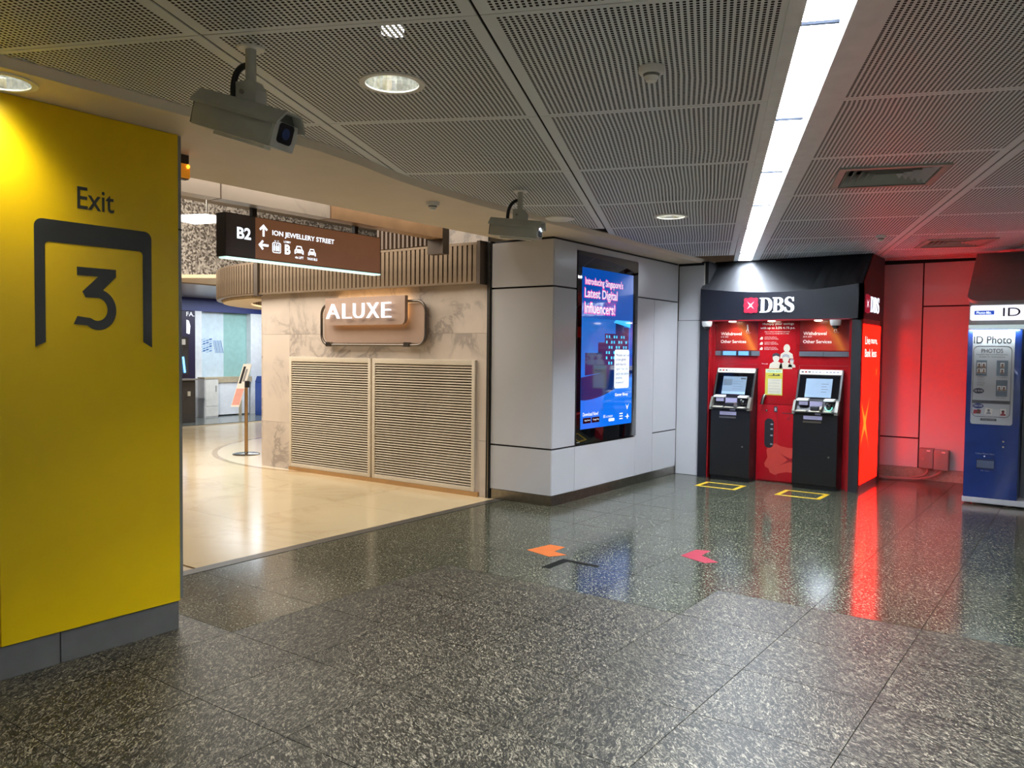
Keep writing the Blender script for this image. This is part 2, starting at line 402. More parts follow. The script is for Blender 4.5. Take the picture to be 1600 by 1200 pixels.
# mall floor
mf = struct(obj('floor_mall', gbox(-18.5, -5.285, -3.4, 17, -.12, -.011), M('cream_grout', 'a8926f', .5)), 'glossy cream marble mall floor')
CC = (-9.23, 9.93)
mt = {}
for i in range(12):
    for j in range(14):
        a = -5.287-1.2*(i+1); b_ = a+1.2; c = 1.0+1.2*j; d = c+1.2
        if a < -15.2: continue
        if not in_view([(a, c, 0), (b_, c, 0), (a, d, 0), (b_, d, 0), (a+.6, c+.6, 0)], 0): continue
        q = project((a+.6, c+.6, 0))
        if q and q[0] < 150: continue
        if c > 7.0 and a > -9.2: continue
        g = gbox(a+.001, b_-.001, c+.001, d-.001, -.011, 0)
        if not mt: mt['t'] = obj('marble_slab', g, MARBLE_F, mf)
        else: inst(mt['t'], (a+.6, c+.6, -.011), mf)
obj('round_inlay', gprism(FZ, circ(CC[0], CC[1], 3.05, 72), -.01, .0015), MARBLE_W, mf)
obj('inlay_border', gring(FZ, circ(CC[0], CC[1], 3.13, 72), circ(CC[0], CC[1], 3.05, 72), -.01, .0012), M('inlay_tan', 'b39a76', .1), mf)
obj('shop_floor_zone', gbox(-18.4, -15.25, 7, 17, -.011, .001), M('grey_shop_floor', '6d736f', .15), mf)

# ================================================================== CEILING
ZC = 2.83
ceil = struct(obj('ceiling', gbox(-5.4, 4.4, -3.4, 11.7, 3.16, 3.24), M('plenum_black', '0b0b0b', .9)), 'grey perforated metal panel ceiling')
def S0(k): return (-2.898-.548*k, 1.895+1.125*k)
def S1(k): return (-1.88-.5315*k, 2.365+1.18*k)
def SL(k): return (-1.32-.4775*(k-1), 3.965+1.168*(k-1))
def SR(k): return (-1.085-.468*(k-1), 4.103+1.135*(k-1))
def S3(k): return (-.45-.398*(k-2), 5.646+1.14*(k-2))
def S4(k): return (.63-.35*(k-2), 6.05+1.14*(k-2))
def S5(k): return (1.72-.31*(k-2), 6.42+1.14*(k-2))
def S6(k): return (2.82-.27*(k-2), 6.75+1.14*(k-2))
def S7(k): return (3.92-.23*(k-2), 7.05+1.14*(k-2))
def Sm(k): return (S0(k)[0]-1.03, S0(k)[1]-.45)
def Sn(k): return (S0(k)[0]-2.06, S0(k)[1]-.9)
panels = {}
def inset(q, gx, gy=.003):
    c = [Vector((p[0], p[1], 0)) for p in q]; out = []
    for i in range(4):
        p = c[i]; a = (c[(i+1) % 4]-p).normalized(); b = (c[i-1]-p).normalized()
        out.append(p+a*(gx if i % 2 == 0 else gy)+b*(gy if i % 2 == 0 else gx))
    return out
for bi, (A, B) in enumerate(((Sn, Sm), (Sm, S0), (S0, S1), (S1, SL), (SR, S3), (S3, S4), (S4, S5), (S5, S6), (S6, S7))):
    for k in range(-6, 7):
        q = inset([A(k), B(k), B(k+1), A(k+1)], .006)
        if min(p.y for p in q) > 11.55 or max(p.y for p in q) < -3.2 or min(p.x for p in q) < -5.3 or min(p.x for p in q) > 4.2: continue
        if max(p.x for p in q) < -4.35 and min(p.y for p in q) > 3: continue
        # clip the back row at the wall
        v = [(p.x, min(p.y, 11.58), ZC) for p in q]+[(p.x, min(p.y, 11.58), ZC+.006) for p in q]
        f = [(0, 3, 2, 1), (0, 1, 5, 4), (1, 2, 6, 5), (2, 3, 7, 6), (3, 0, 4, 7)]
        panels[(bi, k)] = obj('ceiling_panel', (v, f), PERF, ceil, uv=[(0, 0), (1, 0), (1, 1), (0, 1)]*2, fix=False)

# painted bulkhead soffit with the curved edge
edge = [(-3.83, -3.4), (-3.83, 1.5), (-3.83, 2.4), (-3.815, 2.9), (-3.82, 3.28), (-3.89, 3.68), (-4.01, 4.15), (-4.07, 4.5), (-4.13, 5.2), (-4.15, 5.9), (-4.16, 6.6), (-4.18, 7.5), (-4.22, 8.4), (-4.25, 9.4), (-4.25, 10.36), (-4.3, 10.6)]
soff = struct(obj('ceiling_soffit', gprism(FZ, edge+[(-5.17, 10.6), (-5.17, -3.4)], 2.79, 2.85), SOFFIT), 'smooth beige soffit along the mall opening')
ne = len(edge)
obj('edge_bead', ([Vector((p[0], p[1], 2.79)) for p in edge]+[Vector((p[0]+.04, p[1], 2.829)) for p in edge]+[Vector((p[0], p[1], 2.829)) for p in edge],
    [(i, i+1, ne+i+1, ne+i) for i in range(ne-1)]+[(ne+i, ne+i+1, 2*ne+i+1, 2*ne+i) for i in range(ne-1)]), SOFFIT, soff)
# mall side beam faces above the opening
bm_ = empty('beam_mall', (-5.6, 4.5, 2.78)); struct(bm_, 'marble faced beam above the mall opening')
for a, b_ in ((-3.4, 1.2), (1.21, 3.83), (3.84, 4.95)):
    obj('marble_facing', gbox(-5.75, -5.6, a, b_-.006, 2.775, 4.3), MARBLE, bm_)
obj('wood_facing', gbox(-5.75, -5.585, 4.955, 6.455, 2.775, 3.5), M('warm_stone_facing', 'a98664', .4, var=.12, scale=5), bm_)
obj('beam_end', gbox(-5.80, -5.585, 6.46, 6.56, 2.62, 3.5), BRONZE, bm_)
obj('beam_back', gbox(-6.2, -5.176, -3.4, 7.0, 3.3, 4.3), SOFFIT, bm_)

# ================================================================== YELLOW WALL
wl = struct(obj('wall_left', gbox(-5.2, -4.225, -3.4, 2.59, 0, 2.80), M('wall_core', '6b6a66', .6)), 'yellow exit wall beside the mall opening')
for a, b_ in ((-3.38, -.9), (-.895, 1.665), (1.67, 2.6)):
    p = obj('yellow_panel', gbox(-4.225, -4.2, a, b_, .165, 2.788), YELLOW, wl, bevel=.0015)
tr_ = obj('edge_trim', gbox(-4.23, -4.205, 2.6, 2.624, .175, 2.788), GREYTRIM, wl, bevel=.006)
obj('edge_joint', gbox(-4.232, -4.203, 2.598, 2.626, 2.262, 2.27), DARKGAP, wl)
bl = struct(empty('baseboard_left', (-4.2, 2, 0)), 'grey skirting tiles under the yellow wall')
for a, b_ in ((-3.38, -1.0), (-.995, .75), (.755, 1.945), (1.95, 2.6)):
    obj('skirting_tile', gbox(-4.235, -4.212, a, b_-.003, 0, .16), SKIRT, bl)
obj('skirting_tile', gbox(-5.1, -4.24, 2.59, 2.605, 0, .16), SKIRT, bl)
Y = FX(-4.2)
label('exit_lettering', Y, 'Exit', 2.046, 2.235, 2.30, 2.412, .0015, CHAR, wl, bold=.008)
# framed exit emblem: open topped gate with rounded corners and slanted feet
uo0, uo1, vt = 1.838, 2.44, 2.228
gate = [(uo0, 1.60), (1.888, 1.625)] + [(1.888, 2.10)] + [(1.893, 2.112), (1.905, 2.118)]
gate += [(2.372, 2.118), (2.384, 2.112), (2.389, 2.10)] + [(2.389, 1.632), (uo1, 1.602)]
gate += [(uo1-.04+.04*math.cos(t), vt-.04+.04*math.sin(t)) for t in [math.pi/2*i/6 for i in range(7)]]
gate += [(uo0+.04+.04*math.cos(t), vt-.04+.04*math.sin(t)) for t in [math.pi/2+math.pi/2*i/6 for i in range(7)]]
obj('gate_emblem', gcurve(Y, [gate], .0015), CHAR, wl, fix=False)
# the 3: flat top, angled neck, round bowl
def three():
    c = (.50, .34); R, r = .335, .185
    outer = [(c[0]+R*math.cos(t)*1.02, c[1]+R*math.sin(t)) for t in [math.radians(205+(432-205)*i/26) for i in range(27)]]
    # outer goes from lower-left round the bottom and right up to the top of the bowl
    inner = [(c[0]+r*math.cos(t)*1.05, c[1]+r*math.sin(t)) for t in [math.radians(90-(90+128)*i/22) for i in range(23)]]
    p = [(.09, 1.0), (.86, 1.0), (.86, .88), (.60, .655)]
    right = [(c[0]+.36*math.cos(t), .33+.33*math.sin(t)) for t in [math.radians(72-(72+128)*i/26) for i in range(27)]]
    left_in = [(c[0]-.02+.20*math.cos(t), .335+.185*math.sin(t)) for t in [math.radians(-128+(128+90)*i/22) for i in range(23)]]
    return p+right+[(.02, .085), (.09, .215)]+left_in+[(.25, .52), (.19, .61), (.50, .865), (.09, .865)]
T3 = three(); su0, su1 = min(p[0] for p in T3), max(p[0] for p in T3); sv0, sv1 = min(p[1] for p in T3), max(p[1] for p in T3)
T3 = [(2.022+(p[0]-su0)/(su1-su0)*(2.242-2.022), 1.69+(p[1]-sv0)/(sv1-sv0)*(2.008-1.69)) for p in T3]
obj('number_emblem', gcurve(Y, [T3], .0015), CHAR, wl, fix=False)

# ================================================================== COLUMN WITH DISPLAY
wc = struct(obj('wall_column', gbox(-5.33, -4.575, 7.025, 10.06, 0, 2.79), DARKGAP), 'grey enamel panel column and side wall with display')
def lpanel(z0, z1):   # panel wrapping the corner
    a = [(-5.345, 7.0), (-4.56, 7.0), (-4.55, 7.01), (-4.55, 7.448), (-4.575, 7.448), (-4.575, 7.025), (-5.345, 7.025)]
    return gprism(Fr((0, 0, 0), (1, 0, 0), (0, 1, 0)), a, z0, z1)
for z0, z1 in ((.112, .584), (.602, 2.273), (2.292, 2.765)):
    obj('corner_panel', lpanel(z0, z1), PANEL, wc)
def wpan(y0, y1, z0, z1): return obj('wall_panel', gbox(-4.575, -4.55, y0, y1, z0, z1), PANEL, wc)
wpan(7.454, 8.853, .108, .584); wpan(7.454, 8.853, 2.70, 2.765)
wpan(8.859, 10.02, 2.289, 2.765); wpan(8.859, 9.322, .108, 2.274); wpan(9.328, 10.02, .600, 2.274); wpan(9.328, 10.02, .108, .586)
bb = struct(obj('baseboard_column', gprism(FZ, [(-5.335, 7.004), (-4.556, 7.004), (-4.556, 10.04), (-4.58, 10.04), (-4.58, 7.03), (-5.335, 7.03)], 0, .106), STEEL), 'stainless steel skirting around the column')
wb = struct(obj('wall_alcove', gbox(-4.57, -4.15, 10.07, 11.6, 0, 2.8), DARKGAP), 'grey panels between column and red booth')
obj('wall_panel', gbox(-4.546, -4.20, 10.045, 10.07, 2.043, 2.755), PANEL, wb)
obj('wall_panel', gbox(-4.546, -4.172, 10.03, 10.07, .004, 2.036), PANEL, wb)
obj('wall_panel', gbox(-4.203, -4.195, 10.05, 10.6, 2.43, 2.78), M('cream_return_panel', 'bdb8a8', .4), wb)
obj('black_trim', gbox(-5.40, -5.348, 6.985, 7.05, 0, 2.79), DARKGAP, wc)
obj('steel_trim', gbox(-5.372, -5.36, 6.975, 6.986, 0, 2.79), STEEL, wc)

# display
dsp = tag(empty('advertising_display', (-4.55, 8.15, .6)), 'tall black framed digital advertising screen with blue picture on column wall', 'display screen')
D = FX(-4.55)
obj('bezel', gfbox(D, 7.456, 8.851, .604, 2.692, -.02, .012), GLASSBLK, dsp, bevel=.002)
E_BLUE = M('screen_blue', '063f88', .06, emit=0.403, ecol='0b6fe6', coat=.6, var=.02)
E_BLUE2 = M('screen_mid_blue', '063478', .06, emit=0.322, ecol='0c55bd', coat=.6)
E_NAVY = M('screen_navy', '061a40', .06, emit=0.202, ecol='0a2f77', coat=.6)
E_CYAN = M('screen_cyan', '35b6ee', .06, emit=0.403, ecol='39bdf5')
E_PINK = M('screen_pink', 'e03c9a', .06, emit=0.403, ecol='e8459f')
E_SCRW = M('screen_white', '9aa4b0', .06, emit=0.403, ecol='eaf4ff')
E_SKY = M('screen_sky_blue', '0f4f9c', .06, emit=0.379, ecol='1766bd')
scr = obj('screen', gfbox(D, 7.54, 8.722, .765, 2.525, .012, .014), E_BLUE2, dsp)
def s_(name, pts, w, mat): return flat(name, D, pts, .014+w, mat, scr, t=.0006)
s_('blue_band', [(7.54, .765), (8.722, .765), (8.722, 1.32)]+[(8.722-1.182*t, 1.32-.28*math.sin(t*math.pi/2)**1.0+.04*t) for t in [i/14 for i in range(1, 15)]], .0012, E_BLUE)
s_('picture_ground', [(7.54, 1.085), (8.0, 1.05), (8.4, 1.16), (8.722, 1.36), (8.722, 1.45), (7.54, 1.33)], .0008, E_NAVY)
s_('picture_sky', rect(7.54, 8.66, 1.33, 1.98), .0006, E_SKY)
s_('picture_city', [(7.62, 1.35), (8.62, 1.42), (8.62, 1.90), (8.5, 1.90), (8.5, 1.94), (8.3, 1.94), (8.3, 1.82), (8.05, 1.82), (8.05, 1.72), (7.9, 1.72), (7.9, 1.60), (7.62, 1.60)], .0010, E_NAVY)
wnd = []
for i in range(9):
    for j in range(6):
        u = 8.08+i*.058; v = 1.47+j*.06
        if (i*7+j*5) % 3 and v < 1.80: wnd.append(gprism(D, rect(u, u+.03, v, v+.03), .0144, .0156))
tag(obj('city_lights', join(*wnd), E_CYAN, scr), kind='stuff')
s_('cloud_glow', [(8.25, 1.95), (8.66, 1.90), (8.66, 1.98), (8.3, 1.98)], .0016, E_CYAN)
s_('speech_card', rrect(8.28, 8.64, 1.19, 1.64, .03), .0022, E_SCRW)
s_('speech_card_foot', rrect(8.26, 8.66, 1.05, 1.17, .03), .0022, E_BLUE)
label('card_name', D, 'Gamer Bloxy', 8.30, 8.62, 1.09, 1.135, .0175, E_SCRW, scr, bold=.02)
for i, s in enumerate(('"People say I am', 'a true gamer', 'and they are', 'right! You can', 'catch me online', 'anytime,', 'anywhere!"')):
    v = 1.585-i*.053
    tag(label('card_text', D, s, 8.31, 8.31+.021*len(s), v-.03, v+.006, .0172, E_NAVY, scr), kind='stuff')
for s, u0, u1, v0, v1 in (("Introducing Singapore's", 7.605, 8.45, 2.325, 2.42), ('Latest Digital', 7.595, 8.32, 2.175, 2.30), ('Influencers!', 7.595, 8.27, 2.035, 2.15)):
    label('headline_outline', D, s, u0-.012, u1+.012, v0-.012, v1+.012, .0165, E_PINK, scr, bold=.035)
    label('headline', D, s, u0, u1, v0, v1, .0178, E_SCRW, scr, bold=.012)
label('download_text', D, 'Download Now!', 7.585, 7.92, .905, .945, .017, E_SCRW, scr, bold=.015)
for u0, u1, s in ((7.59, 7.76, 'App Store'), (7.78, 7.95, 'Google Play')):
    s_('store_badge', rrect(u0, u1, .825, .885, .008), .0022, M('screen_black', '05070c', .06))
    label('badge_text', D, s, u0+.03, u1-.012, .845, .868, .0172, E_SCRW, scr)
s_('web_pill', rrect(8.16, 8.30, .815, .85, .016), .0022, E_SCRW)
label('web_text', D, 'BE a creator', 8.04, 8.26, .862, .895, .017, E_SCRW, scr)
for i in range(3): s_('credit_bar', rect(8.42, 8.50, .825+i*.03, .838+i*.03), .0022, E_SCRW)
s_('credit_mark', [(8.55, .85), (8.60, .855), (8.62, .885), (8.64, .855), (8.67, .845), (8.63, .842), (8.62, .815), (8.60, .842)], .0022, E_SCRW)
s_('corner_mark', [(8.57, 1.0), (8.61, .965), (8.65, 1.0), (8.61, .93)], .0022, E_SCRW)
obj('maker_badge', gprism(D, rect(7.47, 7.53, .625, .632), .012, .0135), PGREY, dsp)

# ================================================================== RED WALL AT THE BACK
wr = struct(obj('wall_back', gbox(-4.6, 4.4, 11.625, 11.75, 0, 2.9), DARKGAP), 'light enamel panel wall behind the booths')
for x0, x1, z0, z1 in ((-3.0, -1.874, .545, 2.80), (-3.0, -1.874, .155, .526), (-1.856, -.72, 2.253, 2.80), (-1.856, -.72, .155, 2.234), (-.71, .9, .155, 2.80), (.91, 2.6, .155, 2.80), (2.61, 4.35, .155, 2.80)):
    obj('wall_panel', gbox(x0, x1, 11.6, 11.63, z0, z1), PANEL, wr)
struct(obj('baseboard_back', gbox(-3.0, 4.35, 11.605, 11.63, 0, .15), M('stone_skirting', '8e8578', .35, var=.15, scale=30)), 'stone skirting under the back wall')
struct(obj('wall_right', gbox(4.4, 4.5, -3.4, 11.7, 0, 2.9), M('plain_grey_wall', 'd0cfca', .5)))
struct(obj('wall_near', gbox(-5.3, 4.5, -3.5, -3.4, 0, 2.9), M('plain_grey_wall', 'd0cfca', .5)))

# ================================================================== BANK BOOTH
bth = tag(empty('atm_booth', (-3.2, 10.5, 0)), 'black and red bank kiosk booth with lit header, set against the back wall', 'atm booth')
LX, RX, FY0 = -4.215, -2.24, 9.98
B = FY(FY0)
def sag(x):
    t = (x-LX)/(RX-LX); return 2.44-.075*math.sin(math.pi*min(1, t*1.15)/1.15*1.0)*1.0 if t < .87 else 2.44-.075*math.sin(math.pi*.87)
NX = 20
top = [(LX+(RX-LX)*i/NX, 2.44-.07*math.sin(math.pi*i/NX)) for i in range(NX+1)]
obj('header', gprism(B, [(LX, 2.035), (RX, 2.035)]+top[::-1], -.10, 0), NAVYBLK, bth)
# canopy leaning back from header to ceiling
v = [B.P(x, z, 0) for x, z in top]+[Vector((x, 10.47, 2.835)) for x, z in top]
v += [p+Vector((0, .05, 0)) for p in v]
n1 = NX+1
f = [(i, i+1, n1+i+1, n1+i) for i in range(NX)]+[(2*n1+i, 3*n1+i, 3*n1+i+1, 2*n1+i+1) for i in range(NX)]
f += [(0, n1, 3*n1, 2*n1), (NX, 2*n1+NX, 3*n1+NX, n1+NX)]
obj('canopy', (v, f), CANOPY, bth)
# header side facing the concourse
BS = FX(RX)
obj('header_side', gprism(BS, [(FY0, 2.035), (11.14, 2.035), (11.14, 2.83), (10.47, 2.83), (FY0, 2.44)], -.04, .0), BLACKM, bth)
obj('soffit_board', gbox(LX, RX, FY0+.0, 10.30, 2.02, 2.035), REDD, bth)
obj('side_post', gbox(LX, -4.10, FY0, 10.25, 0, 2.035), NAVYBLK, bth)
obj('side_return', gbox(-4.10, -4.085, FY0+.02, 10.25, 0, 2.035), RED, bth)
obj('side_post', gbox(-2.345, RX, FY0, 10.06, 0, 2.035), BLACKM, bth)
obj('side_return', gbox(-2.375, -2.346, FY0+.02, 10.25, 0, 2.035), RED, bth)
obj('back_post', gbox(-2.30, RX, 10.985, 11.14, 0, 2.035), BLACKM, bth)
# lit side panel
LBX = M('red_light_box', '6c0201', .5, spec=.1, emit=4.8, ecol='ff0a04', var=.0)
obj('light_box_base', gbox(-2.33, RX-.005, 10.06, 10.985, 0, .075), RED, bth)
obj('light_box_head', gbox(-2.33, RX-.005, 10.06, 10.985, 1.975, 2.035), REDD, bth)
lb = obj('light_box', gbox(-2.33, RX+.004, 10.075, 10.975, .082, 1.968), LBX, bth)
E_OR = M('light_box_orange', '8c3008', .35, emit=2.4, ecol='ff4a08')
E_LBW = M('light_box_white', 'ffd0c8', .35, emit=1.2, ecol='ffc8c0')
def xstar(cu, cv, ru, rv, neck=.16, tips=None, n=8):
    """four pointed cross with concave flanks; tips = direction list"""
    tips = tips or [(1, 1), (-1, 1), (-1, -1), (1, -1)]; p = []
    for i, (a, b) in enumerate(tips):
        a2, b2 = tips[(i+1) % 4]; m = ((a+a2)/2*neck, (b+b2)/2*neck)
        for (c, d), rev in (((a, b), False), ((a2, b2), True)):
            seg = []
            for k in range(n):
                t = k/n; e = (1-t)
                seg.append((c*e+m[0]*t-.055*math.sin(math.pi*t)*m[0]/neck, d*e+m[1]*t-.055*math.sin(math.pi*t)*m[1]/neck))
            if rev: seg = [m]+seg[:0:-1]
            p += [(cu+ru*q[0], cv+rv*q[1]) for q in seg]
    return p
obj('light_box_cross', gcurve(BS, [[(max(q[0], 10.082), q[1]) for q in xstar(10.25, .80, .32, .42, .17)]], .0055), E_OR, lb, fix=False)
obj('light_box_cross', gcurve(BS, [xstar(10.80, 1.40, .06, .085, .17)], .0055), E_OR, lb, fix=False)
for wd_, ua, ub, va in (('Live', 10.17, 10.415, 1.735), ('more,', 10.46, 10.80, 1.735), ('Bank', 10.17, 10.46, 1.585), ('less', 10.52, 10.77, 1.585)):
    label('light_box_slogan', BS, wd_, ua, ub, va, va+.095 if wd_ != 'more,' else va+.065, .0055, E_LBW, lb, bold=.01)
# red interior
obj('back_panel', gbox(-4.085, -2.375, 10.16, 10.24, 0, 2.02), RED, bth)
BK = FY(10.16)
for x0, x1 in ((-3.90, -3.56), (-2.96, -2.62)): pass
for x0, x1 in ((-4.03, -3.40), (-2.99, -2.40)):
    for z in (1.47,): obj('panel_groove', gfbox(BK, x0, x1, z, z+.006, -.002, .0015), REDD, bth)
    obj('panel_groove', gfbox(BK, x0, x0+.006, 1.0, 1.47, -.002, .0015), REDD, bth)
def board_print():
    m = bpy.data.materials.new('service_board_print'); m.use_nodes = True; nt = m.node_tree; N = nt.nodes; Lk = nt.links
    b = N['Principled BSDF']; tc = N.new('ShaderNodeTexCoord'); mp = N.new('ShaderNodeMapping'); gr = N.new('ShaderNodeTexGradient')
    Lk.new(tc.outputs['Object'], mp.inputs[0]); mp.inputs['Location'].default_value = (.36, 0, 0)
    mp.inputs['Rotation'].default_value = (0, math.radians(32), 0); mp.inputs['Scale'].default_value = (1.35, 1, 1)
    Lk.new(mp.outputs[0], gr.inputs[0]); rp = N.new('ShaderNodeValToRGB'); e = rp.color_ramp.elements
    e[0].position = .0; e[0].color = H('4e0b12')+(1,); e[1].position = 1; e[1].color = H('560c14')+(1,)
    for p, c in ((.25, '8e1a18'), (.50, 'a82c1a'), (.60, 'c46a26'), (.66, 'a0301a'), (.80, '6a1018')): x = e.new(p); x.color = H(c)+(1,)
    Lk.new(gr.outputs[0], rp.inputs[0]); Lk.new(rp.outputs[0], b.inputs['Base Color']); b.inputs['Roughness'].default_value = .3
    return m
BOARDP = board_print()
# upper print boards with service names
RBRT = M('red_print_bright', 'd8342a', .25, coat=.3)
for x0, x1, tx in ((-4.06, -3.478, -4.005), (-2.985, -2.385, -2.955)):
    pb = obj('service_board', gfbox(BK, x0, x1, 1.655, 2.015, 0, .012), BOARDP, bth)
    label('board_text', BK, 'Withdrawal', tx+.01, tx+.285, 1.845, 1.885, .0145, PWHITE, pb, bold=.01)
    label('board_text', BK, '$10, $50', tx+.01, tx+.11, 1.815, 1.832, .0145, PWHITE, pb)
    label('board_text', BK, 'Other Services', tx+.01, tx+.345, 1.745, 1.785, .0145, PWHITE, pb, bold=.01)
    obj('accessible_mark', gring(BK, circ(x0+.425, 1.93, .068, 24), circ(x0+.425, 1.93, .064, 24), .012, .0145), REDL, pb)
    fx = x0+.415
    obj('walking_figure', join(gprism(BK, circ(fx, 1.972, .009, 12), .012, .0148), gprism(BK, [(fx-.008, 1.962), (fx+.01, 1.962), (fx+.012, 1.925), (fx+.02, 1.89), (fx+.013, 1.888), (fx+.002, 1.918), (fx-.012, 1.888), (fx-.019, 1.891), (fx-.006, 1.925)], .012, .0148)), PWHITE, pb)
    label('mark_text', BK, 'Use our', x0+.40, x0+.455, 1.872, 1.882, .0148, PWHITE, pb)
# dim grey shelf strips above the machines
obj('shelf_strip', gfbox(BK, -4.06, -3.478, 1.585, 1.645, 0, .03), M('grey_strip', '6f747c', .2, .4), bth)
st = obj('shelf_strip', gfbox(BK, -2.985, -2.385, 1.585, 1.645, 0, .03), M('grey_strip', '6f747c', .2, .4), bth)
obj('painted_strip_reflection', gfbox(BK, -3.965, -3.62, 1.59, 1.64, .03, .032), M('blue_reflection_glow', '4a78c8', .05, emit=.5, ecol='5f92e6'), bth)  # blue reflection in the strip, painted as a glowing plate
for u in (-3.985, -3.78, -3.61): obj('strip_divider', gfbox(BK, u, u+.03, 1.588, 1.642, .03, .034), BLACKM, bth)
for u in (-2.70, -2.42): obj('strip_divider', gfbox(BK, u, u+.006, 1.588, 1.642, .03, .032), BLACKM, bth)
# centre door between the machines
CD = FY(10.13)
cd = obj('service_door', gfbox(CD, -3.475, -3.0, .02, .975, -.03, 0), RED, bth, bevel=.002)
obj('door_seam', gfbox(CD, -3.235, -3.229, .06, .972, 0, .001), REDD, cd)
obj('grip_recess', gprism(CD, rrect(-3.39, -3.275, .43, .80, .055), 0, .002), BLACKM, cd)
for z in (.47, .58, .66, .72): obj('grip_detail', gfbox(CD, -3.315, -3.285, z, z+.018, .002, .004), PGREY, cd)
obj('card_reader', gfbox(CD, -3.275, -3.235, .885, .955, 0, .008), BLACKM, cd)
obj('reader_button', gfbox(CD, -3.266, -3.244, .90, .94, .008, .011), PGREY, cd)
obj('door_slot', gfbox(CD, -3.18, -3.03, .872, .880, 0, .002), BLACKM, cd)
obj('door_notice', gprism(CD, [(-3.12, .80), (-3.10, .83), (-3.085, .84), (-3.085, .79), (-3.10, .79), (-3.10, .81)], 0, .0018), REDD, cd)
lob = [(-3.36, .40), (-3.33, .47), (-3.25, .49), (-3.18, .46), (-3.08, .445), (-3.0, .45), (-3.0, .14), (-3.1, .145), (-3.2, .12), (-3.25, .095), (-3.31, .12), (-3.33, .17), (-3.375, .19), (-3.385, .23), (-3.345, .31)]
obj('door_emblem', gprism(CD, lob, 0, .0015), REDL, cd)
obj('door_emblem_cross', gcurve(CD, [[(min(q[0], -3.0), q[1]) for q in xstar(-3.06, .295, .20, .115, .17)]], .0022), REDD, cd, fix=False)
ud = obj('upper_panel', gfbox(CD, -3.475, -3.0, .982, 1.425, -.03, 0), RED, bth, bevel=.002)
hd = obj('grab_handle', gtube([CD.P(-3.385, 1.08, .0), CD.P(-3.385, 1.09, .05), CD.P(-3.40, 1.05, .06), CD.P(-3.41, .98, .06)], [.012, .02, .021, .019], 12), STEEL, bth, smooth=40)
obj('handle_lock', glathe((-3.36, 10.10, .90), [(.012, -.012), (.016, 0), (.012, .012)], 12), CHROME, bth, smooth=40)
# header logo
def lobed(cu, cv, r, n=64):
    p = []
    for i in range(n):
        t = 2*math.pi*i/n; k = 1+.10*math.cos(4*t+math.pi)-.05*math.cos(8*t)*1
        c, s = math.cos(t), math.sin(t); q = (abs(c)**5+abs(s)**5)**(-1/5)
        p.append((cu+r*c*q*(.93+.055*math.cos(8*t)*1+.02), cv+r*s*q*(.93+.055*math.cos(8*t)+.02)))
    return p
E_LOGO = M('lit_logo_red', '9c1830', .4, emit=.14, ecol='d8284a')
def serifD(x): 
    o = [(0, 0), (0, .045), (.10, .075), (.10, .925), (0, .955), (0, 1), (.42, 1)]+bez((.42, 1), (.70, 1), (.86, .80), (.86, .50))[1:]+bez((.86, .50), (.86, .20), (.70, 0), (.42, 0))[1:]
    i = [(.30, .075), (.30, .925), (.40, .925)]+bez((.40, .925), (.56, .925), (.64, .75), (.64, .50))[1:]+bez((.64, .50), (.64, .25), (.56, .075), (.40, .075))[1:]
    return [[(p[0]+x, p[1]) for p in o], [(p[0]+x, p[1]) for p in i]]
def serifB(x):
    o = [(0, 0), (0, .045), (.09, .075), (.09, .925), (0, .955), (0, 1), (.38, 1)]+bez((.38, 1), (.58, 1), (.70, .90), (.70, .755))[1:]+bez((.70, .755), (.70, .63), (.62, .56), (.50, .53))[1:]+bez((.50, .53), (.66, .50), (.77, .42), (.77, .275))[1:]+bez((.77, .275), (.77, .10), (.62, 0), (.38, 0))[1:]
    a = [(.28, .565), (.28, .925), (.35, .925)]+bez((.35, .925), (.44, .925), (.49, .86), (.49, .75))[1:]+bez((.49, .75), (.49, .63), (.44, .565), (.35, .565))[1:]
    b = [(.28, .075), (.28, .49), (.36, .49)]+bez((.36, .49), (.48, .49), (.55, .41), (.55, .28))[1:]+bez((.55, .28), (.55, .15), (.48, .075), (.36, .075))[1:]
    return [[(p[0]+x, p[1]) for p in q] for q in (o, a, b)]
def serifS(x):
    o = [(.04, .02), (.03, .33), (.09, .33)]+bez((.09, .33), (.12, .16), (.20, .06), (.32, .06))[1:]+bez((.32, .06), (.42, .06), (.47, .12), (.47, .20))[1:]
    o += bez((.47, .20), (.47, .30), (.40, .35), (.26, .42))[1:]+bez((.26, .42), (.10, .50), (.03, .59), (.03, .73))[1:]+bez((.03, .73), (.03, .90), (.16, 1.02), (.32, 1.02))[1:]
    o += bez((.32, 1.02), (.42, 1.02), (.50, .97), (.55, .96))[1:]+[(.62, 1.0), (.62, .72), (.56, .72)]+bez((.56, .72), (.53, .86), (.45, .94), (.34, .94))[1:]
    o += bez((.34, .94), (.26, .94), (.21, .89), (.21, .82))[1:]+bez((.21, .82), (.21, .73), (.29, .68), (.42, .61))[1:]+bez((.42, .61), (.58, .53), (.66, .43), (.66, .29))[1:]
    o += bez((.66, .29), (.66, .11), (.52, -.02), (.34, -.02))[1:]+bez((.34, -.02), (.24, -.02), (.17, .03), (.11, .05))[1:]
    return [[(p[0]+x, p[1]) for p in o]]
DBS = serifD(0)+serifB(.90)+serifS(1.70)
def dbs(F, u0, u1, v0, v1, w, par, dep):
    k = (u1-u0)/2.36
    for g in (serifD(0), serifB(.90), serifS(1.70)):
        obj('letter', gcurve(F, [[(u0+p[0]*k, v0+p[1]*(v1-v0)) for p in l] for l in g], w, dep), E_TEXT, par)
